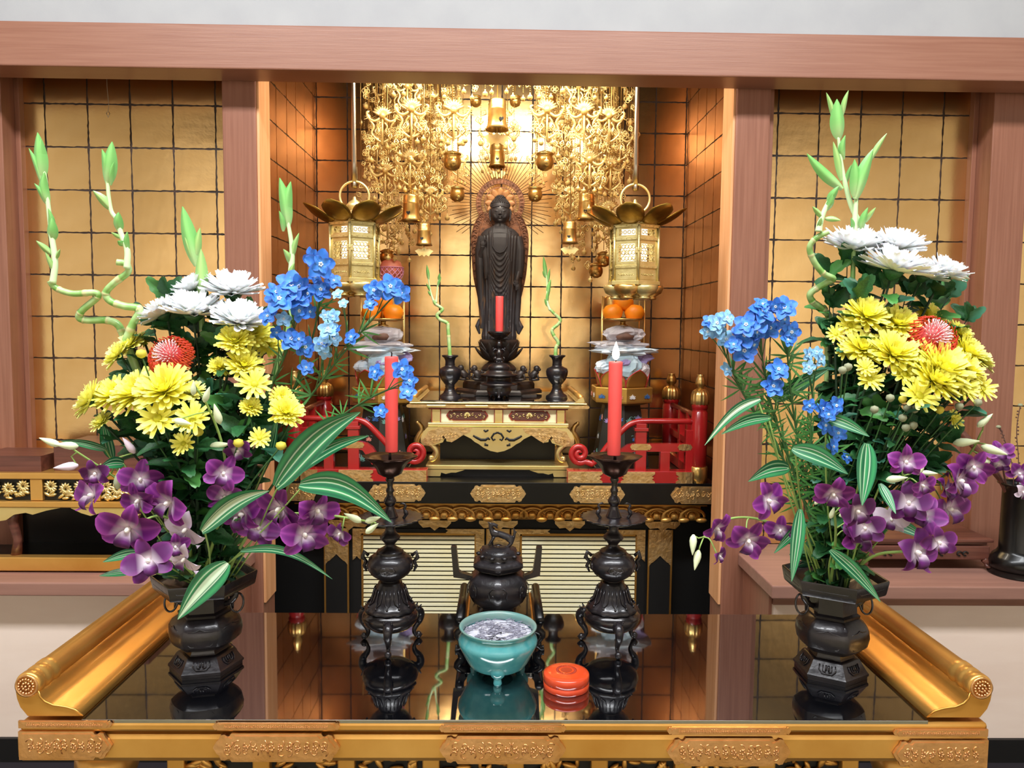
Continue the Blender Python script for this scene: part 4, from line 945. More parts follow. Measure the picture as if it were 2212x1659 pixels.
for L in(3,6,10,16,24): YM['c%d'%L]=chain_mesh(L*.0105,L).mesh('bead_chain','chain')
bell=MB().lathe([(0,30*yq),(4*yq,30*yq),(14*yq,28*yq),(16.5*yq,25*yq),(16*yq,22*yq),(17*yq,20*yq),(16.5*yq,12*yq),(17.4*yq,11*yq),(16.8*yq,8*yq),(17.6*yq,-12*yq),(19*yq,-22*yq),(22*yq,-28*yq),(19*yq,-27*yq),(15*yq,-14*yq)],32,cap=False)
YM['bell']=bell.mesh('bell_body','brass')
b=MB(); b.add([(x*yq,0,z*yq) for x,z in[(0,10),(7,4),(14,6),(24,0),(18,-6),(12,-14),(5,-10),(0,-15),(-5,-10),(-12,-14),(-18,-6),(-24,0),(-14,6),(-7,4)]],[tuple(range(14))],False)
b2=MB(); b2.ext([(x*yq,z*yq) for x,z in[(0,10),(7,4),(14,6),(24,0),(18,-6),(12,-14),(5,-10),(0,-15),(-5,-10),(-12,-14),(-18,-6),(-24,0),(-14,6),(-7,4)]],-.0008,.0008)
YM['clap']=b2.mesh('clapper_plate','yoraku')
YM['heart']=MB().ext([(x*yq,z*yq) for x,z in[(0,-4),(4,0),(4,3),(2,4),(0,2.4),(-2,4),(-4,3),(-4,0)]],-.001,0).mesh('heart_hole','black_matte')
YM['pot']=MB().lathe([(0,-19*yq),(6*yq,-19*yq),(15*yq,-14*yq),(19*yq,-4*yq),(18*yq,6*yq),(15*yq,12*yq),(19*yq,14*yq),(19*yq,16*yq),(14*yq,19*yq),(6*yq,22*yq),(0,22*yq)],32).mesh('pot_body','brass')
YM['hole']=MB().lathe([(2.2*yq,0),(4.6*yq,0),(4.6*yq,1*yq),(2.2*yq,1*yq)],14).mesh('sound_hole','chain')
def V(x,d,z): return Vector((x,d,z))
YR=random.Random(11)
def hang_fan(x,y,d,label,sc=1,tail=True):
    o=P(x,y,d); t=thing('fan_pendant',label,'ornament',o,'gilt fan pendants',rot=(0,0,YR.uniform(-.25,.25))); k=sc*d/2.25
    S_=Matrix.Scale(k,4); I=Matrix.Identity(4)
    inst(YM['fan'],'fan_plate',t,S_)
    up=1.951-o.z; b=MB(); n_=max(2,int(up/.012)); b.tube([(0,0,22*yq*k),(0,0,up)],.0012,5)
    for j in range(6): b.ball((0,0,24*yq*k+j*.007),.0028,6,4)
    b.obj('hanging_chain','chain',t)
    for sx,l in((-25,6),(25,6),(-12,3),(12,3)):
        L=YR.choice((6,10)) if abs(sx)>20 else 3
        inst(YM['c%d'%L],'bead_chain',t,Matrix.Translation((sx*yq*k,0,(0 if abs(sx)>20 else -30)*yq*k)))
        z=(0 if abs(sx)>20 else -30)*yq*k-L*.0105
        inst(YM['cross' if abs(sx)>20 else 'dia'],'openwork_flower' if abs(sx)>20 else 'diamond_link',t,Matrix.Translation((sx*yq*k,-.003,z*.55))@S_)
        inst(YM['ball'],'bell_ball',t,Matrix.Translation((sx*yq*k,0,z-9*yq))@S_)
        if abs(sx)>20:
            for e in(-7,7): inst(YM['dia'],'diamond_link',t,Matrix.Translation(((sx+e)*yq*k,-.004,z*.8))@Matrix.Rotation(YR.uniform(-.6,.6),4,'Y')@S_)
    if tail:
        inst(YM['c6'],'bead_chain',t,Matrix.Translation((0,0,-48*yq*k))); inst(YM['ball'],'bell_ball',t,Matrix.Translation((0,0,-48*yq*k-.070))@S_)
def hang_chain(x,y,d,label,L):
    "bead strand whose ball end sits at pixel (x,y)"
    o=P(x,y,d); t=thing('bead_strand',label,'ornament',o,'gilt bead strands',rot=(0,0,YR.uniform(-.5,.5)))
    S_=Matrix.Scale(YR.uniform(.85,1.1)*d/2.25,4)
    inst(YM['ball'],'bell_ball',t,S_); z=9*yq+L*.0105; inst(YM['c%d'%L],'bead_chain',t,Matrix.Translation((0,0,z)))
    for k in range(1+L//4):
        zz=z-YR.uniform(.1,.85)*L*.0105; e=YR.choice((-6,6,0)); nm=YR.choice(('dia','dia','cross'))
        inst(YM[nm],YM[nm].name,t,Matrix.Translation((e*yq,-.004,zz))@Matrix.Rotation(YR.uniform(-1,1),4,'Y')@Matrix.Rotation(YR.uniform(-.7,.7),4,'Z')@S_)
    MB().tube([(0,0,z),(0,0,1.951-o.z)],.0007,4).obj('hanging_wire','chain',t)
def hang_bell(x,y,d,label,sc=1,cl=True,hx=-4):
    o=P(x,y,d); t=thing('hanging_bell',label,'bell',o); S_=Matrix.Scale(sc*d/2.25,4)
    inst(YM['bell'],'bell_body',t,S_); inst(YM['heart'],'heart_hole',t,S_@Matrix.Translation((hx*yq,-17.8*yq,-12*yq)))
    if cl: inst(YM['clap'],'clapper_plate',t,S_@Matrix.Translation((0,0,-42*yq)))
    MB().tube([(0,0,29*yq),(0,0,1.951-o.z)],.0012,5).obj('hanging_chain','chain',t)
    if cl: MB().tube([(0,0,10*yq),(0,0,-40*yq*sc)],.001,5).obj('clapper_rod','chain',t)
def hang_pot(x,y,d,label,sc=1):
    o=P(x,y,d); t=thing('round_bell',label,'bell',o); S_=Matrix.Scale(sc*d/2.25,4)
    inst(YM['pot'],'pot_body',t,S_); inst(YM['hole'],'sound_hole',t,S_@Matrix.Translation((4*yq,-16.2*yq,-10*yq))@Matrix.Rotation(PI/2+.35,4,'X'))
    MB().tube([(0,0,22*yq),(0,0,1.951-o.z)],.0012,5).obj('hanging_chain','chain',t)
hang_bell(1074,248,2.12,'large bright brass bell with pale clapper, hanging above the statue',1.12,hx=8)
hang_bell(1074,336,2.50,'brass bell with heart-shaped hole just above the statue halo',.85,hx=1)
for x,y,sc,lb,cl in((888,450,1.0,'brass bell beside the left lantern, the upper of two',False),(916,507,.82,'brass bell with open clapper left of the statue, the lower of two',True),(1267,447,1.0,'brass bell beside the right lantern, the upper of two',False),(1231,503,.82,'brass bell with open clapper right of the statue, the lower of two',True)): hang_bell(x,y,2.2,lb,sc,cl)
for x,y,sc,lb in((977,349,1.0,'large bright round bell left of the halo'),(1177,349,1.0,'large bright round bell right of the halo'),(988,420,.82,'dull round bell touching the halo rays on the left'),(1156,420,.82,'dull round bell touching the halo rays on the right'),
    (949,224,.6,'small round bell near the top, left of the big bell'),(1190,215,.6,'small round bell near the top, far right of the big bell'),(1028,219,.62,'small round bell just left of the big bell'),(1113,219,.62,'small round bell just right of the big bell'),(1304,561,.8,'round bell half hidden behind the right lantern, upper'),(1287,585,.8,'round bell half hidden behind the right lantern, lower'),(836,556,.8,'round bell above the peach beside the left lantern')):
    hang_pot(x,y,2.42 if y>400 or y<230 else 2.2,lb,sc)
fans=[(889,240,2.14,1),(980,243,2.14,1),(826,255,2.18,.92),(886,347,2.2,.95),(832,373,2.25,.9),(838,462,2.3,.9),(930,420,2.42,.75),(913,215,2.45,.8),(925,330,2.48,.75),(990,345,2.45,.6),(815,305,2.4,.8),(868,290,2.4,.8),(945,275,2.42,.8),
 (1182,243,2.14,1),(1262,246,2.14,1),(1316,255,2.18,.92),(1274,349,2.16,.95),(1319,361,2.25,.9),(1316,455,2.3,.9),(1232,420,2.42,.75),(1225,215,2.45,.8),(1222,340,2.48,.75),(1160,345,2.45,.6),(1340,300,2.4,.8),(1290,290,2.4,.8),(1215,275,2.42,.8),(1060,290,2.5,.7),(1096,292,2.5,.7),
 (835,200,2.5,.8),(1300,200,2.5,.8),(880,190,2.3,.8),(1250,190,2.3,.8)]
def tiers(L):
    out={}
    for s in(0,1):
        side='left' if s==0 else 'right'
        g=[f for f in L if (f[0]>1078)==bool(s)]; g.sort(key=lambda f:f[1]); n_=len(g)
        names=('upper','middle','lower') if n_<30 else ('top','upper','middle','lower','bottom')
        m_=len(names)
        for j in range(m_):
            sub=sorted(g[j*n_//m_:(j+1)*n_//m_],key=lambda f:f[0])
            for i,f in enumerate(sub): out[f]=(ORD[i],names[j],side)
    return out
tn=tiers(fans)
for f in fans:
    o_,ti,sd=tn[f]; hang_fan(f[0],f[1],f[2],'gilt openwork fan pendant, %s from the left in the %s tier, %s of the statue'%(o_,ti,sd),f[3])
strands=[]
for s in(-1,1):
    for k in range(70):
        x=1076+s*YR.uniform(76,298) ; o=abs(x-1076)
        lo=(600 if 150<o<270 else 480) if o>118 else 320
        y=YR.uniform(215,lo-20) if o>118 else YR.uniform(205,300)
        if 165<o<215 and y>520: y-=80
        strands.append((round(x,1),round(y,1),round(YR.uniform(2.30,2.57),2),YR.choice((6,10,10,16))))
for x in (850,872,905,935,960,1002,1020,1048,1062,1094,1108,1130,1145,1165,1190,1215,1240,1285,1310): strands.append((x,YR.uniform(196,214),2.1,3))
for x,y in((797,345),(799,362),(812,455),(862,405),(920,402),(945,458),(966,471),(1038,310),(1060,300),(1092,318),(1110,300),(1000,310),(1200,483),(1216,472),(1250,560),(1262,545),(1285,520),(1275,605),(860,545),(852,560),(884,562),(868,525),(790,230),(1350,230),(1362,265),(1356,350)): strands.append((x,y,2.35,10))
tn=tiers(strands)
for f in strands:
    o_,ti,sd=tn[f]; hang_chain(f[0],f[1],f[2],'thin gilt bead strand, %s from the left in the %s tier, %s of the statue'%(o_,ti,sd),f[3])
# ------------------------------------------------------------------ bronze candlesticks on the long table
def candlestick(cx,nm,d=1.245):
    q=px(1,d); O_=P(cx,1300,d); O_=Vector((O_.x,d,TZ)); Z=lambda y:P(cx,y,d).z-TZ
    t=thing('candlestick','tall black bronze tripod candlestick with crane saucer, %s of the turquoise censer'%nm,'candlestick',O_)
    MB().tube([(0,0,Z(1000)),(0,0,Z(968))],[.003,.0014],8).obj('spike','black',t)
    pr=[(0,1006),(10,1004),(26,998),(40,990),(57,984),(58,985),(50,991),(38,1000),(30,1012),(26,1022),(16,1028),(8,1031)]
    MB().lathe([(r*q,Z(y)) for r,y in pr],64,lobe=8,amp=.05,lz=[0,0,.3,.6,1,1,1,.6,.2,0,0,0]).obj('drip_dish','bronze_dish',t)
    pr=[(8,1029),(10,1036),(7,1042),(6,1052),(9,1058),(9,1061),(6.5,1065),(8,1071),(12,1076),(14,1082),(12,1088),(9,1091),(9,1094),(13,1104),(17,1114),(18,1117)]
    MB().lathe([(r*q,Z(y)) for r,y in pr],32).obj('stem','bronze_plain',t)
    pr=[(15,1116),(30,1118),(50,1119),(70,1116),(72,1117),(56,1124),(36,1130),(16,1134)]
    sc=MB().lathe([(r*q,Z(y)) for r,y in pr],72,lobe=24,amp=.045,lz=[0,.3,.7,1,1,.7,.3,0]).obj('leaf_saucer','bronze',t)
    for s in(-1,1):
        b=MB(); x=s*30*q; b.tube(bez([(x,-.004,Z(1118)),(x+s*6*q,-.004,Z(1108)),(x+s*2*q,-.004,Z(1098)),(x+s*5*q,-.004,Z(1090)),(x-s*2*q,-.004,Z(1086)),(x-s*9*q,-.004,Z(1089))],20),[3.5*q]*4+[5*q]*3+[3*q]*5+[2*q]*4+[2.4*q,2.4*q,1.5*q,.8*q,.5*q][:5],8); b.obj('crane','bronze',sc)
    pr=[(14,1132),(11,1138),(11,1146),(16,1152),(22,1158),(22,1163),(16,1168),(11,1174),(11,1178),(20,1184),(28,1188),(30,1191),(28,1193),(36,1197),(46,1204),(50,1216),(48,1228),(41,1238),(30,1246),(20,1250),(19,1254),(23,1256)]
    bd=MB().lathe([(r*q,Z(y)) for r,y in pr],48).obj('globe','bronze',t)
    for k in range(4):
        a=rad(-90+k*90+ (0)); 
        b=MB(); c=(47*q*cos(a),47*q*sin(a)); n_=a+PI/2
        if k==0 or True:
            b.tube([(c[0]+cos(n_)*x*q,c[1]+sin(n_)*x*q,Z(1222)+z*q) for x,z in((-16,2),(-12,8),(-6,8),(0,2),(6,8),(12,8),(16,2),(10,-3),(4,0),(0,-6),(-4,0),(-10,-3))],3*q,6,closed=True)
            if abs(cos(a))>.5: b.tube([(c[0]*1.0,0,Z(1200)),(c[0]*1.22,0,Z(1192)),(c[0]*1.28,0,Z(1204)),(c[0]*1.12,0,Z(1212)),(c[0]*1.22,0,Z(1222)),(c[0]*1.1,0,Z(1234))],[4*q,5*q,5*q,4*q,4*q,2*q],8)
        b.obj('relief_mask','bronze',bd)
    pr=[(20,1253),(26,1256),(27,1260),(32,1268),(37,1282),(41,1294),(50,1303),(57,1310),(55,1314),(46,1316)]
    sk_=MB().lathe([(r*q,Z(y)) for r,y in pr],96,lobe=12,amp=.014,lz=[0,0,0,.5,1,1,1.2,1.6,1.6,0]).obj('lotus_bell','bronze',t)
    b=MB()
    for k in range(12):
        a=k*PI/6; 
        b.tube([((r)*q*cos(a+o_),(r)*q*sin(a+o_),Z(y)) for r,y,o_ in((33.5,1266,-.13),(38,1280,-.16),(42,1292,-.12),(49,1299,0),(42,1292,.12),(38,1280,.16),(33.5,1266,.13))],1.6*q,5)
        b.ball((50*q*cos(a),50*q*sin(a),Z(1301)),3*q,6,4)
    b.obj('petal_relief','bronze',sk_)
    pr=[(46,1313),(54,1316),(61,1324),(62,1332),(57,1343),(45,1352),(25,1359),(0,1362)]
    MB().lathe([(r*q,Z(y)) for r,y in pr],48).obj('bowl','bronze_plain',t)
    for k in range(3):
        a=-PI/2+k*2*PI/3+rad(4); ca,sa=cos(a),sin(a)
        def pt(r,y,): return (r*q*ca,r*q*sa,Z(y))
        zs=Z(1326)
        g=[(50,zs*.86),(64,zs*.93),(75,zs*.82),(73,zs*.60),(63,zs*.42),(59,zs*.26),(64,zs*.12),(72,zs*.09),(76,zs*.15)]
        L_=bez([(r*q*ca,r*q*sa,z) for r,z in g],32); n_=len(L_)
        b=MB(); b.tube(L_,[q*(13-9*min(1,(j/n_)*1.5)) if j<n_*.7 else q*(4.5+2.5*(j/n_-.7)) for j in range(n_)],10)
        b.ball((70*q*ca,70*q*sa,.0062),(8*q,8*q,.0062),12,8)
        b.ball((65*q*ca,65*q*sa,zs*.88),(9*q,9*q,8*q),10,7)
        for e in(-1,1): b.tube([(66*q*ca-e*sa*6*q,66*q*sa+e*ca*6*q,zs*.98),(73*q*ca-e*sa*9*q,73*q*sa+e*ca*9*q,zs*1.14)],[4*q,1*q],6); b.tube([(66*q*ca-e*sa*5*q,66*q*sa+e*ca*5*q,zs*.55),(72*q*ca-e*sa*9*q,72*q*sa+e*ca*9*q,zs*.62)],[3*q,.8*q],6)
        b.obj('leg','bronze',t)
    return O_
candlestick(843,'left'); candlestick(1322,'right')
candle(846,770,976,14.6,1.245,'tall red candle with an unlit black wick, on the left bronze candlestick')
candle(1326,781,983,15,1.245,'tall red candle with a burning flame, on the right bronze candlestick',True,.97)
# ------------------------------------------------------------------ black stand with hexagonal censer
d=1.30; q=px(1,d); cx=1080; O_=P(cx,1300,d); O_=Vector((O_.x,d,TZ)); Z=lambda y:P(cx,y,d).z-TZ
t=thing('censer_stand','small black lacquered stand with rolled ends under the hexagonal incense burner','stand',O_)
hw=px(76,1.25); y0,y1=-.085,.075; zt_=.042
MB().box(-hw,hw,y0,y1,zt_-.008,zt_).obj('stand_top','glass_top',t,bevel=.001)
for s in(-1,1):
    MB().ext([(s*(hw-.004),zt_-.008),(s*(hw+.006),zt_-.006),(s*(hw+.013),zt_+.006),(s*(hw+.012),zt_+.016),(s*(hw+.004),zt_+.018),(s*(hw+.002),zt_+.010),(s*(hw-.004),zt_)],y0,y1,True).obj('rolled_end','black',t)
    MB().tube([(s*(hw+.008),y0-.002,zt_+.013),(s*(hw+.008),y1+.002,zt_+.013)],.0075,14).obj('end_roll','black',t)
    MB().box(s*(hw-.003)-.0015,s*(hw-.003)+.0015,y0+.002,y1-.002,zt_,zt_+.004).obj('gold_line','gold',t)
    for yy in(y0+.012,y1-.012):
        b=MB(); b.tube(bez([(s*(hw-.006),yy,zt_-.004),(s*(hw+.012),yy,zt_-.014),(s*(hw+.004),yy,.014),(s*(hw+.010),yy,.004),(s*(hw+.016),yy,.004)],16),[.009,.010]+[.007]*9+[.005]*6,8,flat=.8); b.obj('leg','black',t)
MB().box(-hw+.01,hw-.01,y0+.006,y0+.012,zt_-.022,zt_-.006).obj('apron','black',t)
zb=TZ+zt_; d=1.295; O_=P(1076,1250,d); O_=Vector((O_.x,d,zb)); q=px(1,d); Z=lambda y:P(1076,y,d).z-zb
t=thing('hexagonal_censer','black bronze hexagonal incense burner with square handles and a lion on its lid','censer',O_)
def hx(prof,name,m='bronze',seg=6,par=None,sub=0,**k):
    # rounded hexagon sections
    b=MB(); n_=48; vs=[]
    for r,y,ex in prof:
        for i in range(n_):
            a=2*PI*i/n_; u=((a+PI/6)%(PI/3))-PI/6; hexr=cos(PI/6)/cos(u); rr_=r*q*(hexr*ex+(1-ex)); vs.append((rr_*cos(a),rr_*sin(a),Z(y)))
    K=len(prof); b.add(vs,[(j*n_+i,j*n_+(i+1)%n_,(j+1)*n_+(i+1)%n_,(j+1)*n_+i) for j in range(K-1) for i in range(n_)]+[tuple(range(n_)),tuple((K-1)*n_+i for i in range(n_))[::-1]])
    return b.obj(name,m,par or t,**k)
hx([(38,1231,1),(42,1228,1),(56,1236,.9),(68,1246,.8),(73,1260,.75),(71,1275,.8),(62,1290,.85),(48,1302,.95),(38,1308,1),(38,1311,1)],'body')
hx([(38,1311,1),(40,1315,1),(38,1320,1)],'foot_ring')
lid=hx([(44,1230,1),(56,1222,1),(62,1217,1),(62,1212,1),(48,1204,1),(44,1202,1)],'lid')
dm=hx([(44,1204,.9),(46,1198,.7),(42,1187,.4),(30,1180,.2),(12,1177,0),(4,1176,0)],'lid_dome',par=lid)
b=MB()
for k in range(10): a=k*PI/5; b.ball((43*q*cos(a),43*q*sin(a),Z(1195)),(7*q,7*q,4*q),8,5); b.tube([(38*q*cos(a+c_*.3),38*q*sin(a+c_*.3),Z(1188)+3*q*sin(c_*3)) for c_ in(-1,-.5,0,.5,1)],2*q,5)
b.obj('cloud_relief','bronze',dm)
for k in range(3):
    b=MB()
    a=-PI/2-PI/3+k*PI/3; n_=a+PI/2; c=(66*q*cos(a),66*q*sin(a))
    b.tube([(c[0]+cos(n_)*x*q,c[1]+sin(n_)*x*q,Z(1262)+z*q) for x,z in((-18,-14),(-20,4),(-12,12),(-5,11),(0,15),(5,11),(12,12),(20,4),(18,-14))],1*q,5)
    for u in range(6): b.ball((c[0]+cos(n_)*(-11+u*4.4)*q,c[1]+sin(n_)*(-11+u*4.4)*q,Z(1266)+(u%2)*5*q),(3*q,3*q,2.2*q),6,4)
    b.obj('crest_relief','bronze',t)
for s in(-1,1):
    b=MB(); X=lambda x:s*x*q
    L=[(52,1240),(76,1232),(92,1232),(100,1180),(111,1180),(104,1246),(80,1244),(54,1252)] 
    L=[(50,1244),(80,1236),(86,1233),(92,1181),(104,1179),(98,1245),(84,1247),(52,1252)] if s<0 else [(50,1244),(72,1236),(76,1233),(84,1181),(96,1179),(92,1241),(78,1245),(52,1252)]
    p_=[(X(x),Z(y)) for x,y in L]; b.ext(p_ if s>0 else p_[::-1],-.007,.007); b.obj('square_handle','bronze_plain',t,bevel=.0012)
# lion (shishi) finial, grown as one body
sk=bpy.data.meshes.new('lion_finial')
pts=[(1104,1166,0,9),(1096,1160,0,9),(1086,1155,0,9),(1076,1153,0,8),(1066,1152,0,8),(1060,1145,0,5.5),(1058,1138,0,5.5),(1060,1133,0,6.5),(1068,1133,0,4.5),(1075,1136,0,2.2),(1074,1142,0,1.6),  # spine, neck, head, snout
 (1064,1163,-5,4),(1058,1170,-6,3.2),(1056,1178,-6,3.5),(1064,1163,5,4),(1062,1171,6,3.2),(1062,1178,6,3.5),
 (1104,1172,-6,5),(1098,1178,-7,4),(1090,1180,-7,3),(1104,1172,6,5),(1100,1178,7,4),
 (1110,1160,0,4),(1112,1150,0,3),(1109,1141,0,1.5),(1116,1148,0,1.2),(1056,1130,-2,2),(1052,1127,-2,1)]
sk.from_pydata([((x-1076)*q,y_*q,Z(y)) for x,y,y_,r in pts],[(0,1),(1,2),(2,3),(3,4),(4,5),(5,6),(6,7),(7,8),(8,9),(8,10),(4,11),(11,12),(12,13),(4,14),(14,15),(15,16),(0,17),(17,18),(18,19),(0,20),(20,21),(0,22),(22,23),(23,24),(23,25),(7,26),(26,27)],[])
so=bpy.data.objects.new('lion_finial',sk); C.objects.link(so); so.parent=lid; sk.materials.append(M['bronze'])
m_=so.modifiers.new('k','SKIN'); 
lay=sk.skin_vertices[0] if len(sk.skin_vertices) else None
if lay is None: lay=sk.attributes.new('sk','FLOAT','POINT') if False else None
def skinify(ob,radii,root):
    bpy.context.view_layer.objects.active=ob
    me=ob.data
    if not len(me.skin_vertices):
        import bmesh
        bm=bmesh.new(); bm.from_mesh(me); bm.verts.layers.skin.verify(); bm.to_mesh(me); bm.free()
    for v,r in zip(me.skin_vertices[0].data,radii): v.radius=(r,r)
    me.skin_vertices[0].data[root].use_root=True
skinify(so,[p_[3]*q*.9 for p_ in pts],2)
ss=so.modifiers.new('s','SUBSURF'); ss.levels=2; ss.render_levels=2
# ------------------------------------------------------------------ turquoise censer
d=1.145; O_=P(1075,1440,d); O_=Vector((O_.x,d,TZ)); q=px(1,d); Z=lambda y:P(1075,y,d).z-TZ
t=thing('turquoise_censer','turquoise glazed round incense bowl full of white ash, centre front of the table','censer',O_)
zr=Z(1352); k_=zr/(.107) 
pr=[(34,.0135),(54,.0150),(63,.020),(70,.030),(82,.052),(87,.062),(88,.068),(86.5,.074),(81,.0825),(79.5,.087),(82,.092),(86,.0955),(84,.0975),(80,.096),(77,.090),(80,.080),(80,.074)]
MB().lathe([(r*q,z*zr/.0965) for r,z in pr],72,cap=False).obj('bowl','celadon',t)
MB().lathe([(r*q,z*zr/.0965) for r,z in((83.4,.0946),(86.6,.0966),(84.4,.0985),(80.2,.0968),(76.4,.091),(79,.082))],72,cap=False).obj('rim_glaze','celadon_rim',t)
MB().lathe([(0,.013),(30,.0138),(30*1.0,.0142)],48).obj('base','celadon',t) if False else MB().lathe([(0,.0135),(31*q,.0139)],48,cap=False).obj('base','celadon',t)
for k in range(3):
    a=-PI/2+k*2*PI/3; c=(60*q*cos(a),60*q*sin(a))
    b=MB(); b.ball((c[0],c[1],.022),(18*q,15*q,.014),18,10); b.lathe([(9*q,.016),(8*q,.010),(9.5*q,.003),(8*q,0),(0,0)],18,(c[0]*1.02,c[1]*1.02,0)); b.obj('foot','celadon',t)
ash=MB().sheet(lambda u,v:((78*q*v)*cos(2*PI*u),(78*q*v)*sin(2*PI*u),zr*.835+.0022*noise.noise(Vector((v*3*cos(2*PI*u),v*3*sin(2*PI*u),1))*2)+.003*(1-v)),48,10).obj('ash_bed','ash',t)
rr=random.Random(5); b=MB(); b2=MB()
for k in range(190):
    r=73*q*math.sqrt(rr.random()); a=rr.uniform(0,6.28); x,y=r*cos(a),r*sin(a)*.95; an=rr.gauss(0,.7); l=rr.uniform(.006,.016); z=zr*.835+.0028+rr.random()*.002
    (b2 if (abs(x+.004)<.018 and y<-.008 and rr.random()<.5) else b).tube([(x-cos(an)*l/2,y-sin(an)*l/2,z),(x,y,z+.0006),(x+cos(an)*l/2,y+sin(an)*l/2,z+rr.uniform(0,.001))],.00065,4)
o=b.obj('incense_stubs','incense',t); o['kind']='stuff'; o=b2.obj('charred_stubs','incense_dark',t); o['kind']='stuff'
# ------------------------------------------------------------------ red incense box
d=1.098; O_=P(1223,1480,d); O_=Vector((O_.x,d,TZ)); q=px(1,d); r=51*q
t=thing('incense_box','low round orange-red lacquer incense box with a worn seal on its lid','box',O_)
MB().lathe([(0,0),(r*.97,0),(r,.001),(r,.0095),(r*.985,.0098)],56).obj('box_base','box_red',t)
l=MB().lathe([(r*.985,.0100),(r,.0103),(r,.0205),(r*.97,.0222),(r*.8,.0242),(r*.4,.0256),(0,.0258)],56).obj('lid','box_red',t)
b=MB()
for k in range(36): a=k*PI/18; b.box(-.0006,.0006,0,.0052,0,.0003) if False else b.tube([(r*.34*cos(a),r*.34*sin(a),.0258),(r*.45*cos(a+.06),r*.45*sin(a+.06),.0256)],.0008,4)
b.lathe([(0,.0261),(r*.25,.0261)],24,cap=False); b.obj('worn_seal','box_seal',l)
# ------------------------------------------------------------------ flowers
FR=random.Random(21)
def L3(c): return lin(c)
def mixc(a,b,t): t=max(0,min(1,t)); return tuple(a[i]*(1-t)+b[i]*t for i in range(3))+(1,)
def mum_mesh(name,rings,c0,c1,ct,seed,centre=None):
    "rings: (count, elevation deg, length, width)"
    b=MB(); rr=random.Random(seed); A,B_,T_=L3(c0),L3(c1),L3(ct)
    for n_,el,ln,wd in rings:
        for k in range(n_):
            az=2*PI*(k+rr.uniform(-.22,.22))/n_+n_; e=rad(el+rr.uniform(-7,7)); l=ln*rr.uniform(.88,1.08); cu=rr.uniform(.1,.32); tw=rr.uniform(-.25,.25)
            def fn(u,v):
                u=(u-.5)*2; w_=wd*(.35+.65*math.sqrt(max(0,sin(PI*min(.955,.12+v*.80)))))
                if v>.99: w_*=.9
                ee=e+cu*v*1.3; r=.05+l*v*cos(e+cu*v*.55); z=l*v*sin(e+cu*v*.55)+abs(u)**2*w_*.5
                x,y=r,u*w_+tw*u*w_*.0
                return (x*cos(az)-y*sin(az),x*sin(az)+y*cos(az),z+tw*u*w_)
            b.sheet(fn,2,5,col=lambda u,v:mixc(mixc(A,B_,v*1.8),T_,(v-.6)*1.5))
    if centre: b.ball((0,0,.10),(.2,.2,.1),12,6,col=L3(centre))
    return b.mesh(name,'mum_white')
WM=[mum_mesh('petals',[(24,4,1,.125),(22,18,.98,.12),(20,32,.9,.115),(16,48,.8,.11),(12,64,.66,.10),(8,78,.5,.09)],(214,232,190),(250,252,255),(255,255,255),s) for s in(1,2,3)]
YM_=[mum_mesh('petals',[(20,-2,1,.12),(20,12,.96,.115),(18,28,.86,.11),(14,44,.7,.1),(12,60,.5,.09),(8,75,.36,.08)],(240,232,80),(255,244,84),(255,254,150),s) for s in(4,5,6)]
YP_=[mum_mesh('petals',[(20,0,1,.12),(18,16,.94,.115),(16,32,.8,.11),(12,50,.62,.1)],(214,216,90),(246,240,120),(252,250,170),s) for s in(7,8)]
YD=[mum_mesh('petals',[(13,6,1,.13),(9,22,.8,.11)],(236,228,70),(255,246,100),(255,254,160),s,(196,190,40)) for s in(9,10)]
def calyx_mesh():
    b=MB().lathe([(.03,-.34),(.09,-.30),(.26,-.14),(.34,.0),(.30,.02)],14,lobe=7,amp=.08); return b.mesh('calyx','green')
CAL=calyx_mesh()
def leaf_mesh(seed,m='green'):
    rr=random.Random(seed); b=MB(); ph=rr.uniform(0,1)
    def fn(u,v):
        u=(u-.5)*2; w_=.30*math.sqrt(max(0,sin(PI*min(.995,(.05+v*.93)**.8))))*(.72+.28*abs(cos(v*PI*3.2+ph)))*(1 if v>.16 else .35)
        return (u*w_*(1-.12*abs(sin(v*9))),v,-.18*v*v+.16*abs(u)*w_*2+.03*sin(v*8+u*3))
    b.sheet(fn,4,12); return b.mesh('leaf',m)
LF=[leaf_mesh(s) for s in range(4)]+[leaf_mesh(9,'green_blue'),leaf_mesh(8,'green_bright')]
def blades_mesh(seed):
    rr=random.Random(seed); b=MB()
    for k in range(5):
        a=rad(-62+k*31+rr.uniform(-8,8)); l=rr.uniform(.7,1)
        def fn(u,v):
            u=(u-.5)*2; w_=.042*sin(PI*min(.98,.08+v*.9)); x,y=u*w_,l*v
            return (x*cos(a)+y*sin(a),-x*sin(a)+y*cos(a),-.2*v*v)
        b.sheet(fn,1,6)
    return b.mesh('blade_leaf','green_bright')
BL=[blades_mesh(s) for s in range(3)]
def rot_to(d,roll=0,up=None): return frame(d,up or Vector((0,0,1)),roll)
def mouth(b): return b['m']+Vector((FR.uniform(-.022,.022),FR.uniform(-.018,.018),-.035))
BQ={'left':dict(m=P(448,1236,1.165),d=1.16,cx=450,c0=400),'right':dict(m=P(1797,1240,1.15),d=1.15,cx=1800,c0=1880)}
def stem_to(bq,tip,col='stem_dark',r=.0021,t=None,root=None,bow=.03):
    a=root or mouth(bq); v=tip-a; up=Vector((0,0,v.length*.45))
    mid1=a+Vector((v.x*.18,v.y*.2,v.z*.38)); mid2=a+Vector((v.x*.62,v.y*.65,v.z*.74))
    return a,bez([a,mid1,mid2,tip],18)
def rel(pts,o): return [p-o for p in pts]
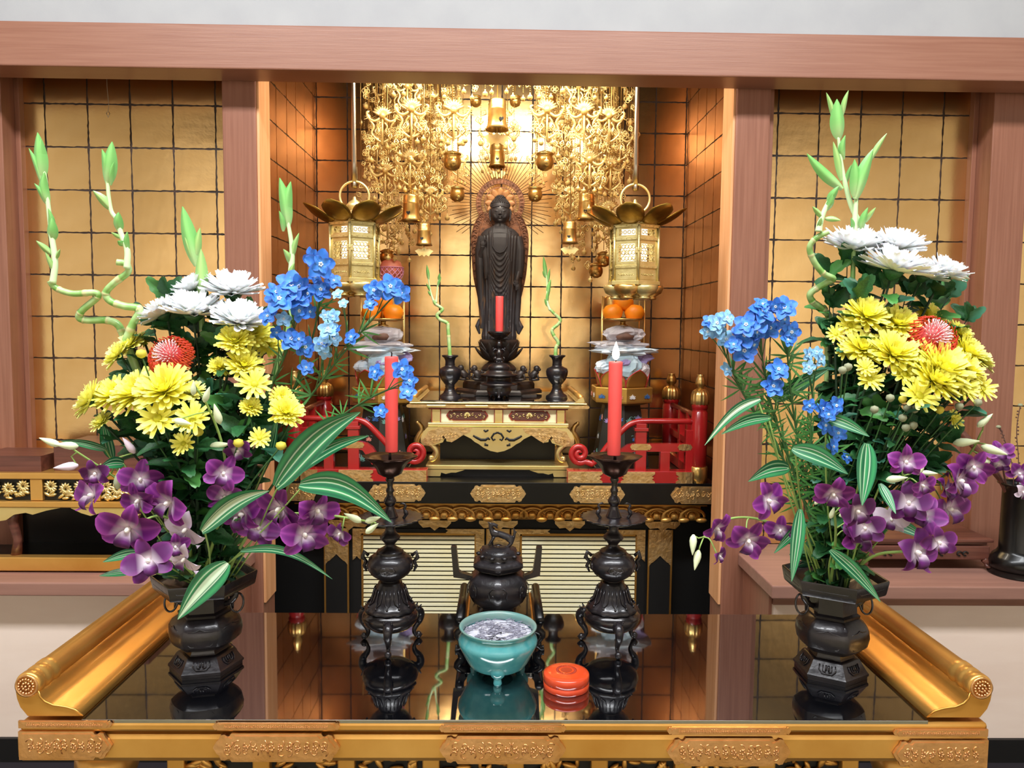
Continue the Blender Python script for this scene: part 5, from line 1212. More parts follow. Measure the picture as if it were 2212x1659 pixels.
def add_leaves(t,path,o,n_,lo=.25,hi=.95,size=(.032,.052),meshes=None):
    for k in range(n_):
        f_=lo+(hi-lo)*(k+FR.random())/n_; i=min(len(path)-2,int(f_*(len(path)-1))); p=path[i]-o
        a=FR.uniform(0,2*PI); d_=Vector((cos(a),sin(a)*.8-.25,FR.uniform(-.2,.7))).normalized()
        z=Vector((FR.uniform(-.5,.5),-FR.random()*.8,1)).normalized(); x=d_.cross(z).normalized(); z=x.cross(d_)
        m=Matrix((x,d_,z)).transposed().to_4x4(); m.translation=p
        inst(FR.choice(meshes or LF),'leaf',t,m@Matrix.Scale(FR.uniform(*size),4))
def mum(bn,x,y,w_,kind,dd=0,ax=None):
    bq=BQ[bn]; d=bq['d']+dd; tip=P(x,y,d); r=px(w_/2*(1.22 if kind=='w' else 1.12),d)
    lean=(x-bq['c0'])/260
    if kind=='w': ms,a_=FR.choice(WM),Vector((lean*.45,-.22,1))
    elif kind=='y': ms,a_=FR.choice(YM_),Vector((lean*.6,-.75,.8))
    elif kind=='p': ms,a_=FR.choice(YP_),Vector((lean*.8,-.6,.8))
    else: ms,a_=FR.choice(YD),Vector((lean*.4,-1,.55))
    if ax: a_=Vector(ax)
    a_.normalize(); a_=(a_+Vector((FR.uniform(-.12,.12),0,0))).normalized()
    base=tip-a_*r*(.28 if kind=='w' else .15)
    root,path=stem_to(bq,base-a_*r*.3)
    t=thing('chrysanthemum','x','flower',root); t['k']=kind; t['bn']=bn; t['px']=x; t['w']=w_
    h=inst(ms,'flower_head',t,Matrix.Translation(base-root)@rot_to(a_,FR.uniform(0,6))@Matrix.Scale(r,4))
    inst(CAL,'calyx',t,Matrix.Translation(base-root)@rot_to(a_)@Matrix.Scale(r*(.9 if kind in 'wyp' else .7),4))
    MB().tube(rel(path,root),[.0026]*10+[.0019]*(len(path)-10),6).obj('stem','stem_dark',t)
    add_leaves(t,path,root,10 if w_>50 else 7,.35,.97 if kind=='w' else .93)
    return t
mums=[]
for a in [(411,615,78,'w',.03,(-.5,-.25,1)),(502,616,108,'w',.02),(345,668,84,'w',.0,(-.55,-.2,1)),(418,660,112,'w',-.02),(518,682,104,'w',-.03,(.25,-.35,1)),
 (279,742,66,'p',.0),(250,766,66,'p',-.02,(-.8,-.5,.6)),(310,738,32,'p',.02),(507,734,72,'y',-.05),(545,718,84,'y',-.02),(577,740,66,'y',.0),(475,791,46,'y',-.04),(527,786,74,'y',-.05),(550,828,70,'d',-.07),
 (352,838,116,'y',-.09),(290,845,104,'y',-.07),(243,850,88,'y',-.05),(190,864,82,'p',-.05,(-.9,-.4,.5)),(412,845,58,'p',-.06),(217,910,48,'p',-.06),(339,902,84,'d',-.11),(415,902,74,'d',-.11),(395,957,52,'d',-.1),(542,878,44,'y',-.07),(610,858,50,'y',-.05),(619,889,72,'y',-.07),(561,946,46,'d',-.08)]: mums.append(mum('left',*a))
for a in [(1850,520,118,'w',.03),(1940,522,106,'w',.03),(1937,565,120,'w',-.02),(1999,583,84,'w',.0),(2047,580,84,'w',.0,(.5,-.25,1)),
 (1874,678,92,'y',-.03),(1837,701,56,'d',-.03),(1806,721,42,'d',-.03),(1940,696,86,'y',-.03),(2009,681,66,'y',.02),(2073,720,62,'y',.0),(1865,750,86,'y',-.05),(1827,757,46,'d',-.04),(1933,760,108,'y',-.07),(1978,775,88,'y',-.05),(2036,790,130,'y',-.08),(2092,757,86,'y',-.02),(2122,774,62,'p',.0),(2024,818,108,'y',-.10),(2092,797,84,'y',-.06),(1956,806,64,'d',-.09),(1870,793,42,'d',-.08),(1880,817,60,'d',-.08),(1988,853,82,'d',-.11),(2085,836,74,'d',-.09),(2125,837,60,'d',-.07),(2062,906,42,'d',-.08)]: mums.append(mum('right',*a))
for bn in('left','right'):
    for ks,nm in(('w','white chrysanthemum'),('yp','yellow chrysanthemum with full petals'),('d','yellow daisy-like chrysanthemum')):
        L=sorted([t for t in mums if t['bn']==bn and t['k'] in ks],key=lambda t:t['px'])
        for i,t in enumerate(L):
            t['label']='%s, %s from the left in the %s bouquet'%(nm,ORD[i],bn); t['group']='%ss in the %s vase'%(nm.split(' with')[0],bn)
for t in mums:
    for k in('k','bn','px','w'): del t[k]
# leafy green stems filling the bouquets
def green_stem(bn,x,y,dd,label,n_=15,mesh=None,size=(.034,.056)):
    bq=BQ[bn]; tip=P(x,y,bq['d']+dd); root,path=stem_to(bq,tip); t=thing('leafy_stem',label,'greenery',root,'leafy stems in the %s bouquet'%bn)
    MB().tube(rel(path,root),[.0018-.0011*k/len(path) for k in range(len(path))],6).obj('stem','stem_dark',t); add_leaves(t,path,root,n_,.12,1,size,mesh)
    for k in range(4):
        a=k*1.6+FR.random(); d_=Vector((cos(a)*.7,sin(a)*.5-.3,FR.uniform(.4,1.1))).normalized(); z=Vector((cos(a)*.3,-.9,.5)); x_=d_.cross(z).normalized(); z=x_.cross(d_); m=Matrix((x_,d_,z)).transposed().to_4x4(); m.translation=path[-1]-root-d_*.004
        inst(FR.choice(LF),'leaf',t,m@Matrix.Scale(FR.uniform(.03,.046),4))
    return t
gl_=[('left',[(360,640,.03),(395,700,.02),(440,670,.04),(480,700,.05),(545,690,.05),(330,700,.03),(420,760,.0),(470,740,-.0),(300,800,.03),(350,900,-.03),(450,850,-.02),(490,880,-.04),(520,930,-.05),(570,900,.0),(390,930,-.04),(280,930,.0),(440,960,-.04),(590,980,-.02),(480,1000,-.03),(330,980,-.02),(460,900,.04),(400,860,.04),(540,820,.04),(380,1040,0)]),
     ('right',[(1790,590,.04),(1830,570,.03),(1870,590,.02),(1910,620,.0),(1960,630,.02),(2010,640,.03),(2050,640,.04),(1800,660,.03),(1790,720,.02),(1850,640,-.02),(2090,690,.02),(1900,720,.03),(1820,800,.0),(1860,860,-.03),(1900,900,-.05),(1950,920,-.05),(2000,920,-.05),(2040,950,-.04),(1800,900,.0),(1850,950,-.03),(1940,850,.03),(2000,1000,-.03),(1900,1000,-.03),(2060,860,.02),(1960,740,.05),(1850,1030,.0)])]
for bn,L in gl_:
    L=sorted(L); 
    for i,(x,y,dd) in enumerate(L): green_stem(bn,x,y,dd,'dark green leafy stem without bloom, %s from the left in the %s bouquet'%(ORD[i],bn))
# small round buds of the right bouquet
for i,(x,y,m_) in enumerate(sorted([(1950,863,'bud_yellow'),(1923,860,'bud_grey'),(1889,885,'bud_grey'),(1960,881,'bud_grey'),(1950,903,'bud_grey'),(1973,919,'bud_grey'),(1957,924,'bud_grey'),(1976,884,'bud_grey'),(2112,870,'bud_grey'),(2030,886,'bud_yellow'),(2072,878,'bud_grey'),(1832,793,'bud_grey'),(1820,800,'bud_grey')])):
    bq=BQ['right']; tip=P(x,y,bq['d']-.10); root,path=stem_to(bq,tip); t=thing('flower_bud','closed round bud on a thin stem, %s bud from the left in the right bouquet'%ORD[i],'flower',root,'round buds in the right vase')
    MB().lathe([(0,-.006),(.004,-.004),(.0062,0),(.005,.004),(0,.006)],12,c=tuple(tip-root),lobe=6,amp=.06).obj('bud',m_,t); MB().tube(rel(path,root),.0010,5).obj('stem','stem',t); add_leaves(t,path,root,3,.5,.95,(.016,.026))
for i,(x,y) in enumerate(sorted([(321,930),(428,934),(515,958),(607,964),(305,765)])):
    bq=BQ['left']; tip=P(x,y,bq['d']-.10); root,path=stem_to(bq,tip); t=thing('flower_bud','small yellow-green bud on a thin stem, %s bud from the left in the left bouquet'%ORD[i],'flower',root,'round buds in the left vase')
    MB().lathe([(0,-.006),(.005,-.004),(.0075,0),(.006,.005),(0,.007)],12,c=tuple(tip-root),lobe=6,amp=.06).obj('bud','bud_yellow',t); MB().tube(rel(path,root),.0012,5).obj('stem','stem',t)
# ---- pincushion protea
def protea(bn,x,y,w_,dd,ax,label):
    bq=BQ[bn]; d=bq['d']+dd; tip=P(x,y,d); r=px(w_/2,d); a_=Vector(ax).normalized(); root,path=stem_to(bq,tip-a_*r*.8,r=.004)
    t=thing('pincushion_protea',label,'flower',root); b=MB(); rr=random.Random(x); og,rd,pk=L3((246,128,54)),L3((226,70,50)),L3((250,214,220))
    for k in range(230):
        f_=(k+.5)/230; el=math.acos(1-1.25*f_); az=k*2.39996; 
        dv=Vector((sin(el)*cos(az),sin(el)*sin(az),cos(el))); out=1.0+rr.uniform(-.06,.06)
        inn=Vector((dv.x*.45,dv.y*.45,-.25+dv.z*.5)); mid=Vector((dv.x*1.0,dv.y*1.0,dv.z*.72-.12)); end=Vector((dv.x*.82,dv.y*.82,dv.z*.95+.05))*out
        pts=bez([inn,mid,end],6); c_=[mixc(og,rd,j/5) for j in range(len(pts))]
        if f_<.30: pts=bez([inn*.8,dv*.62,dv*.8],6); c_=[mixc(L3((214,90,100)),pk,j/4) for j in range(len(pts))]
        b.tube([p*r for p in pts],r*.022,4,col=c_[:len(pts)])
    b.ball((0,0,0),(r*.55,r*.55,r*.55),16,10,col=L3((190,60,60)))
    o=b.obj('styles','protea',t); o.matrix_local=Matrix.Translation(tip-root)@rot_to(a_); o['kind']='stuff'
    MB().tube(rel(path,root),.0036,8).obj('stem','stem',t)
protea('left',370,771,98,-.045,(-.15,-.8,.55),'orange-red pincushion flower with curved styles, among yellow blooms of the left bouquet')
protea('right',2010,732,112,-.045,(.1,-.8,.6),'red pincushion flower with pale centre, among yellow blooms of the right bouquet')
# ---- orchids
PU,MG,WH,DK=L3((104,16,112)),L3((176,74,168)),L3((250,236,246)),L3((52,8,52))
def orchid_mesh(dark,seed,pale=False):
    rr=random.Random(seed); b=MB()
    def pet(ang,l,w_,cu,tw):
        def fn(u,v):
            u=(u-.5)*2; ww=w_*math.sqrt(max(0,sin(PI*min(.99,.06+v*.92))))*(.6+.4*min(1,v*2)); y=l*v; x=u*ww
            return (x*cos(ang)-y*sin(ang),x*sin(ang)+y*cos(ang),.05+cu*sin(v*PI*.7)-(.25*v*v*cu*3 if cu<.2 else 0)+.14*u*u*ww+tw*u*v*.2)
        def col(u,v):
            c=mixc(WH,mixc(PU,DK,.45 if dark else 0),(v-.06)*2.7); e=abs(u-.5)*2
            c=mixc(c,MG,max(0,(e-.55)*1.5)*(.4 if dark else .85)); c=mixc(c,MG,max(0,(v-.86)*4)*.6)
            if abs(u-.5)<.07 and not dark: c=mixc(c,MG,.35)
            if pale: c=mixc(c,WH,.72)
            return c
        b.sheet(fn,8,9,col=col)
    for a,l,w_ in((0,.98,.30),(2*PI/3+.1,.92,.30),(-2*PI/3-.1,.92,.30)): pet(a+rr.uniform(-.12,.12),l,w_,rr.uniform(.08,.3),rr.uniform(-1,1))
    for a in(PI/2-.28,-PI/2+.28): pet(a+rr.uniform(-.1,.1),1.0,.44,rr.uniform(.12,.34),rr.uniform(-1,1))
    return b.mesh('orchid_petals','petal')
def lip_mesh():
    b=MB()
    def fn(u,v):
        u=(u-.5)*2; w_=.26*(.5+.5*sin(PI*min(1,.1+v*.75))); return (u*w_,-.55*v+.0,.12+.30*sin(v*2.2)+.28*u*u*(1-v))
    b.sheet(fn,6,8,col=lambda u,v:mixc(mixc(WH,PU,v*2.6-.1),DK,abs(u-.5)*1.6*v+v*.4)); b.ball((0,.04,.2),(.09,.1,.15),8,6,col=L3((250,244,236)))
    return b.mesh('lip','petal')
OM=[orchid_mesh(False,s) for s in(1,2,3,4)]+[orchid_mesh(True,5),orchid_mesh(True,6),orchid_mesh(False,7,True)]; LIP=lip_mesh()
bb=MB(); bb.lathe([(0,-1),(.10,-.98),(.30,-.7),(.36,-.35),(.30,.1),(.16,.6),(.05,.92),(0,1)],14,col=L3((226,236,196))); BUD=bb.mesh('bud','petal')
bb=MB(); bb.lathe([(0,-1),(.12,-.96),(.34,-.6),(.36,-.25),(.28,.2),(.14,.65),(0,1)],14,col=L3((236,216,232))); BUDP=bb.mesh('bud','petal')
def spray(bn,path,dds,blooms,buds,label,name='orchid_spray',base=None,sd=1,stemcol='stem_pale'):
    bq=BQ[bn] if bn else None; n_=len(path); d0=bq['d'] if bn else base
    pts=[P(x,y,d0+dds[0]+(dds[1]-dds[0])*k/(n_-1)) for k,(x,y) in enumerate(path)]
    if bn: pts=[mouth(bq)]+pts[1:] 
    cur=bez(pts,40); root=cur[0]; rr=random.Random(sd)
    t=thing(name,label,'flower',root); MB().tube(rel(cur,root),[.0028-.0014*k/len(cur) for k in range(len(cur))],6).obj('stem',stemcol,t)
    for b_ in blooms:
        x,y,w_=b_[:3]; kd=b_[3] if len(b_)>3 else 0
        near=min(cur,key=lambda p:(Vector(proj(p))-Vector((x,y))).length)
        dep=near.y-.012-rr.random()*.025; c=P(x,y,dep); r=px(w_/2*1.12,dep)
        fx=(b_[4] if len(b_)>4 else rr.uniform(-.75,.75)); a_=Vector((fx,-1,rr.uniform(-.5,.4))).normalized()
        ms=OM[rr.randrange(4)] if kd==0 else (OM[4+rr.randrange(2)] if kd==1 else OM[6])
        m=Matrix.Translation(c-root)@rot_to(a_,Vector((0,0,1)) and rr.uniform(-.5,.5))
        o=inst(ms,'orchid_blossom',t,m@Matrix.Scale(r,4)); inst(LIP,'lip',o,Matrix.Identity(4))
        MB().tube(rel(bez([near,(near+c)/2+Vector((0,.006,.008)),c+Vector((0,.004,0))],8),root),.0011,5).obj('pedicel','stem_pale',t)
    for b_ in buds:
        x,y,l,ang=b_[:4]; near=min(cur,key=lambda p:(Vector(proj(p))-Vector((x,y))).length); dep=near.y-.01; c=P(x,y,dep)
        dirv=Vector((cos(rad(ang)),-.25,sin(rad(ang)))); m=Matrix.Translation(c-root)@rot_to(dirv)@Matrix.Scale(px(l/2,dep),4)
        inst(BUDP if len(b_)>4 else BUD,'bud',t,m)
        MB().tube(rel([near,(near+c)/2+Vector((0,0,.004)),c-dirv.normalized()*px(l/2,dep)*.9],root),.0011,5).obj('pedicel','stem_pale',t)
    return t
def proj(p):
    v=RM.transposed()@(p-Vector((0,0,CAMZ))); return (1106+F*v.x/-v.z,829.5-F*v.y/-v.z)
spray('left',[(440,1230),(385,1150),(300,1068),(225,1015),(160,972)],(0,-.10),[(208,1022,62,1),(207,1072,96,0),(304,1036,84,0),(304,1080,80,0)],[(107,954,44,155),(143,962,48,172),(278,962,44,120,1),(142,1008,50,185,1),(256,1034,52,75)],'orchid spray reaching furthest left, with three pale buds at its tip',sd=3)
spray('left',[(440,1230),(405,1160),(350,1115),(285,1135)],(0,-.12),[(372,1085,108,0),(280,1140,120,0),(405,1142,92,2)],[],'orchid spray with large purple blooms low in the left bouquet, above the vase',sd=4)
spray('left',[(440,1235),(395,1220),(335,1212)],(0,-.12),[(322,1212,98,1),(402,1205,80,2),(378,1180,60,0)],[],'dark orchid spray hanging just above the left vase mouth',sd=5)
spray('left',[(455,1230),(475,1120),(488,1040),(480,960),(450,880),(425,840)],(0,-.14),[(481,1022,80,0),(487,1076,72,0),(517,972,60,1)],[(418,838,34,80),(447,852,40,65),(469,894,48,100),(475,962,50,10),(395,912,44,-10)],'upright orchid spray with four pale buds in the middle of the left bouquet',sd=6)
spray('left',[(465,1230),(540,1150),(620,1112),(700,1112),(770,1122),(812,1130)],(0,-.11),[(530,1112,100,0),(560,1142,90,0),(610,1096,106,0),(655,1156,104,0),(682,1100,92,0),(737,1152,54,1)],[(762,1118,44,150),(806,1122,40,20),(804,1141,40,40)],'orchid spray reaching right from the left vase towards the candlestick',sd=7)
spray('right',[(1785,1236),(1740,1180),(1660,1128),(1580,1120),(1520,1160)],(0,-.09),[(1543,1140,74,0),(1551,1200,44,1),(1613,1164,92,0),(1688,1145,66,0),(1656,1082,86,0)],[(1497,1177,46,-95),(1505,1210,46,-105)],'orchid spray reaching furthest left from the right vase, two white buds hanging',sd=8)
spray('right',[(1790,1236),(1805,1160),(1800,1090)],(0,-.12),[(1798,1064,84,0),(1848,1102,84,1),(1845,1160,104,0),(1870,1140,80,1)],[(1767,1081,24,60),(1798,1107,30,80),(1830,1110,36,20)],'orchid spray standing upright over the middle of the right vase',sd=9)
spray('right',[(1800,1236),(1880,1140),(1945,1070),(1950,1010)],(0,-.12),[(1954,998,76,0),(1961,1088,92,1),(1994,1114,86,0),(1990,1048,56,0),(1925,1120,70,2)],[(1938,1034,46,10),(1990,1012,34,70),(2008,1022,34,0)],'orchid spray with pale green buds in the centre right of the right bouquet',sd=10)
spray('right',[(1800,1238),(1880,1205),(1960,1190),(2015,1175)],(0,-.11),[(1975,1194,104,1),(2026,1172,72,1)],[],'low dark orchid spray leaning right beside the right vase mouth',sd=12)
spray('right',[(1800,1236),(1920,1110),(2010,1050),(2090,985),(2122,930)],(0,-.07),[(2044,1100,96,0),(2063,1040,106,0),(2102,1008,76,0),(2038,1060,70,0)],[(2088,955,54,8),(2128,908,42,50),(2148,973,56,-18),(2126,997,32,175)],'tall orchid spray leaning right with four long pale buds at its end',sd=13)
# ---- delphiniums
def delph_mesh(light,seed):
    rr=random.Random(seed); b=MB(); c0,c1,c2=((178,218,246),(134,192,238),(170,206,244)) if light else ((96,172,244),(52,126,226),(104,104,216))
    for ring,(n_,l,w_,z) in enumerate(((5,1,.40,0),(4,.62,.26,.12))):
        for k in range(n_):
            a=2*PI*k/n_+ring*.6+rr.uniform(-.1,.1); cu=rr.uniform(.15,.4)
            def fn(u,v):
                u=(u-.5)*2; ww=w_*math.sqrt(max(0,sin(PI*min(.985,.05+v*.93)))); y=l*v; x=u*ww
                return (x*cos(a)-y*sin(a),x*sin(a)+y*cos(a),z+cu*v-.2*v*v+.18*u*u*ww+.04*sin(v*7+u*3))
            b.sheet(fn,4,5,col=lambda u,v:mixc(mixc(L3(c0),L3(c1),v*1.6),L3(c2),max(0,abs(u-.5)*2-.6)*1.5*v))
    for k in range(5): b.ball((.1*cos(k*1.26),.1*sin(k*1.26),.22),.07,6,4,col=L3((240,244,250)))
    b.tube([(0,0,.02),(0,.25,-.3),(0,.5,-.45)],[.14,.09,.03],6,col=L3(c1)); return b.mesh('blossom','petal')
DM=[delph_mesh(False,s) for s in(1,2,3)]; DL=[delph_mesh(True,s) for s in(4,5)]
def delph(bn,path,dds,blooms,label,leaves=5,sd=1):
    bq=BQ[bn]; n_=len(path); rr=random.Random(sd); pts=[mouth(bq)]+[P(x,y,bq['d']+dds[0]+(dds[1]-dds[0])*k/(n_-1)) for k,(x,y) in enumerate(path)][1:]
    cur=bez(pts,40); root=cur[0]; t=thing('delphinium_spray',label,'flower',root); MB().tube(rel(cur,root),[.0022-.0012*k/len(cur) for k in range(len(cur))],6).obj('stem','stem',t)
    for b_ in blooms:
        x,y,w_=b_[:3]; c0=cur[int(len(cur)*.35):]; near=min(c0,key=lambda p:abs((Vector(proj(p))-Vector((x,y+22))).length)); dep=near.y-.006-rr.random()*.02; c=P(x,y,dep); r=px(w_/2,dep)
        a_=Vector((rr.uniform(-.6,.6),-1,rr.uniform(-.1,.7))).normalized()
        inst(rr.choice(DL if len(b_)>3 else DM),'blossom',t,Matrix.Translation(c-root)@rot_to(a_,rr.uniform(-.4,.4))@Matrix.Scale(r,4))
        if w_>44:
            e=Vector((rr.uniform(-1,1),.15,rr.uniform(-.6,.8)))*r*.75; inst(rr.choice(DM),'blossom',t,Matrix.Translation(c-root+e)@rot_to(Vector((rr.uniform(-.9,.9),-.8,rr.uniform(-.4,.8))).normalized(),rr.uniform(-1,1))@Matrix.Scale(r*.72,4))
        q_=cur[max(0,cur.index(near)-4)]; MB().tube(rel(bez([q_,(q_+c)/2+Vector((0,.004,.004)),c+Vector((0,.004,0))],8),root),.0008,5).obj('pedicel','stem',t)
    for k in range(leaves*(2 if bn=='right' else 1)):
        i=int(len(cur)*(.22+.6*(k+rr.random())/(leaves*(2 if bn=='right' else 1)))); p=cur[min(i,len(cur)-1)]-root; a=rr.choice((-1,1))*rr.uniform(.4,1.3); d_=Vector((sin(a),-.3,cos(a))).normalized(); z=Vector((0,-1,.3)).normalized(); x_=d_.cross(z).normalized(); z=x_.cross(d_); m=Matrix((x_,d_,z)).transposed().to_4x4(); m.translation=p
        inst(rr.choice(BL),'blade_leaf',t,m@Matrix.Scale(rr.uniform(.028,.044),4))
delph('left',[(455,1230),(520,1010),(585,840),(632,720),(636,610)],(0,-.06),[(628,618,72),(606,648,72),(646,644,60),(650,672,52),(580,684,44),(612,690,38,1),(628,734,56),(598,720,34)],'blue delphinium spray nearest the white blooms of the left bouquet',6,1)
delph('left',[(460,1230),(550,1010),(630,850),(672,740),(690,650),(690,590)],(0,-.05),[(691,571,68),(691,627,54),(720,608,40),(661,750,50),(661,795,38),(680,600,30)],'tallest blue delphinium spray of the left bouquet, beside the left lantern',6,2)
delph('left',[(465,1230),(590,980),(690,830),(765,735),(845,645)],(0,-.08),[(808,628,48),(842,620,60),(864,633,52),(800,658,34),(730,636,28,1),(742,656,24,1),(721,684,36,1),(703,681,26,1),(709,711,46,1),(721,732,36,1),(697,742,46,1),(703,762,32,1),(760,729,38)],'delphinium spray with pale blue blooms, slanting up towards the left fruit stand',7,3)
delph('left',[(470,1230),(620,1005),(730,905),(800,860),(862,832)],(0,-.10),[(812,804,40),(869,798,50),(884,822,40),(880,848,42),(822,888,34)],'low blue delphinium spray crossing in front of the left red candle',5,4)
delph('right',[(1785,1236),(1725,1050),(1665,870),(1640,730)],(0,-.04),[(1645,673,62),(1640,692,64),(1612,703,60),(1609,727,66),(1665,709,52),(1606,760,62),(1625,690,50)],'delphinium spray with the densest deep blue cluster of the right bouquet',8,5)
delph('right',[(1780,1236),(1700,1010),(1605,850),(1558,745)],(0,-.04),[(1546,699,50,1),(1569,687,40,1),(1526,717,36,1),(1550,718,40,1),(1569,734,44,1),(1568,799,36,1),(1585,745,40)],'pale blue delphinium spray, leftmost of the right bouquet',7,6)
delph('right',[(1788,1236),(1735,1010),(1705,820),(1702,700)],(0,-.05),[(1695,666,58),(1708,717,50),(1692,690,40),(1680,799,54),(1669,836,54),(1700,735,36)],'blue delphinium spray in front of the pillar edge in the right bouquet',8,7)
delph('right',[(1790,1236),(1755,1010),(1757,810)],(0,-.05),[(1745,766,36,1),(1771,776,38,1),(1746,793,34,1),(1765,760,26,1)],'small pale delphinium spray touching the dark leaves of the right bouquet',6,8)
delph('right',[(1792,1236),(1790,1060),(1798,920)],(0,-.09),[(1748,876,34),(1775,882,44),(1804,876,46),(1781,919,42),(1811,935,42),(1798,965,38),(1827,988,32),(1790,895,36)],'low blue delphinium spray in the middle of the right bouquet',8,9)
# ---- striped leaves
SG,SW,SD_=L3((52,140,84)),L3((222,238,206)),L3((26,92,62))
def striped(bn,x0,y0,x1,y1,w_,label,dd=-.05,sag=0,dd2=None,face=0,pale=0):
    bq=BQ[bn]; A=P(x0,y0,bq['d']+dd); B_=P(x1,y1,bq['d']+(dd2 if dd2 is not None else dd-.03)); W=px(w_/2,bq['d']+dd); v=(B_-A)
    side=v.cross(Vector((0,1,0))).normalized(); n_=side.cross(v).normalized()
    def fn(u,t_):
        u=(u-.5)*2; ww=W*(sin(PI*min(.995,(.03+.96*t_)**.72))**.85); c=A+v*t_+Vector((0,0,1))*sag*sin(PI*t_)*v.length
        return c+side*u*ww*cos(face)+n_*(-abs(u)*ww*.35+u*ww*sin(face))-A
    def col(u,t_):
        k=abs(((u*7.3)%1)-.5); c=mixc(SG,SD_,.5+.5*sin(u*20)); 
        s_=1 if abs(u-.5)<.03 or abs(u-.24)<.02 or abs(u-.70)<.02 else 0
        if pale and abs(u-.5)<.13: s_=1
        return mixc(c,SW,.75*s_)
    root=mouth(bq); t=thing('striped_leaf',label,'leaf',root)
    o=MB().sheet(fn,26,14,col=col).obj('blade','stripe',t); o.location=A-root
    mid=(root+A)/2+Vector(((A.x-root.x)*.1,0,.01)); MB().tube(rel(bez([root,mid,A+v*.04],12),root),.0013,5).obj('stalk','stem_pale',t)
for a in [(596,1052,778,890,62,'largest green striped leaf, rising right over the left railing',-.09,.10),(632,1025,797,941,30,'narrow striped leaf just under the largest one, pointing right',-.06,.08),(648,1046,846,1128,56,'wide striped leaf drooping right towards the left candlestick',-.10,.16,None,0,0),
 (436,1148,581,1060,44,'white-centred striped leaf over the purple orchids of the left bouquet',-.17,.10,None,0,1),(492,1216,384,1338,58,'striped leaf hanging down across the front of the left vase',-.09,.05,-.11,0,1),(520,1190,718,1251,20,'thin striped leaf drooping right from the left vase mouth',-.06,.14),(300,1192,222,1214,22,'small striped leaf pointing left beside the low dark orchids',-.06,.05),(288,1234,214,1244,18,'lowest small striped leaf left of the left vase',-.06,.04),
 (242,990,222,905,30,'striped leaf standing upright under the leftmost yellow blooms',-.03,.0),(232,972,130,952,18,'thin pale striped leaf behind the far left orchid buds',-.05,.05),(268,1000,215,1010,26,'curled striped leaf beside the leftmost dark orchid',-.07,.1),(578,1000,600,900,22,'slim striped leaf upright at the right edge of the left bouquet',-.04,0)]: striped('left',*a)
for a in [(1672,866,1790,797,34,'striped leaf rising right behind the blue blooms of the right bouquet',-.0,.05),(1642,862,1522,962,24,'pale striped leaf pointing far left from the right bouquet',-.05,.12,None,0,1),(1664,902,1558,938,24,'dark striped leaf pointing left below the pale one, right bouquet',-.05,.08),(1779,900,1878,943,28,'striped leaf pointing right beside the low blue delphinium',-.10,.06),(1712,968,1832,1024,40,'broad striped leaf slanting right in the middle of the right bouquet',-.09,.08),
 (1872,958,1862,1092,46,'striped leaf hanging straight down at the centre of the right bouquet',-.13,.0,None,0,0),(1704,1010,1616,1040,36,'striped leaf drooping left above the left orchids of the right bouquet',-.06,.10),(1728,1100,1710,1256,32,'striped leaf hanging over the left rim of the right vase',-.08,.0),(1793,1188,1902,1300,30,'long striped leaf falling right across the mouth of the right vase',-.08,.06),(1740,1130,1672,1195,26,'slim striped leaf pointing down left over the wooden shelf',-.05,.06),(1900,1045,1935,1110,22,'short striped leaf between the purple orchids of the right bouquet',-.14,.0),(1925,1130,2000,1165,26,'yellowish striped leaf behind the right orchids, pointing right',-.03,.08)]: striped('right',*a)
# ---- curly bamboo
CG,CL_,CN=L3((112,176,72)),L3((196,222,160)),L3((206,206,150))
def cane(path,d0,d1,rpx,label,nodes=7,root=None,shoots=(),bq=None,extra=None,gname=None):
    n_=len(path); pts=[P(x,y,d0+(d1-d0)*k/(n_-1)) for k,(x,y) in enumerate(path)]
    cur=bez(pts,12*(n_-1)); o=root if root is not None else cur[0]
    if root is not None: cur=bez([root,root+(pts[0]-root)*.5+Vector((0,.01,0)),pts[0]],10)[:-1]+cur
    t=thing('curly_bamboo',label,'plant',o); r=px(rpx,d0); K=len(cur); rs=[];cs=[]
    for k in range(K):
        f_=(k*nodes/K)%1; nd=f_<.12; rs.append(r*(1.12 if nd else 1)*(1-.25*k/K)); cs.append(CN if nd else mixc(CG,CL_,f_*.9+.1*sin(k)))
    MB().tube(rel(cur,o),rs,12,col=cs).obj('cane','cane',t)
    for sp_ in shoots:
        sp_path,w_=sp_; m_=len(sp_path); q=[P(x,y,d1) for x,y in sp_path]; cu=bez(q,8*(m_-1)); K=len(cu)
        MB().tube(rel(cu,o),[px(w_,d1)*(1-.55*k/K) for k in range(K)],8,col=[mixc(L3((214,240,190)),L3((196,232,168)),k/K) for k in range(K)]).obj('shoot','cane',t)
    return t,o
def blade(t,o,x0,y0,x1,y1,w_,d,bow=0,tone=0,twist=.3):
    A=P(x0,y0,d); B_=P(x1,y1,d-.01); v=B_-A; side=v.cross(Vector((0,1,0))).normalized(); W=px(w_/2,d); c1=L3((136,204,112)) if tone==0 else L3((176,216,130))
    def fn(u,t_):
        u=(u-.5)*2; ww=W*(sin(PI*min(.995,(.06+.93*t_)**.85))**.8); return A+v*t_+side*(u*ww+bow*sin(PI*t_)*W*2)+Vector((0,-1,0))*(ww*.5-abs(u)*ww*.8)-o
    MB().sheet(fn,4,10,col=lambda u,t_:mixc(mixc(CL_,c1,t_*2.2),L3((90,160,84)),abs(u-.5)*1.2)).obj('leaf','cane',t)
bm_=BQ['left']['m']
t,o=cane([(270,735),(256,703),(231,692),(190,692),(171,686),(178,670),(210,642),(203,632),(157,634),(121,622),(107,606)],1.18,1.14,8.2,'curly bamboo cane, furthest left, bent in a low zigzag',8,bm_,[([(114,612),(119,566),(112,512),(108,475),(103,432),(98,385),(87,330)],7)])
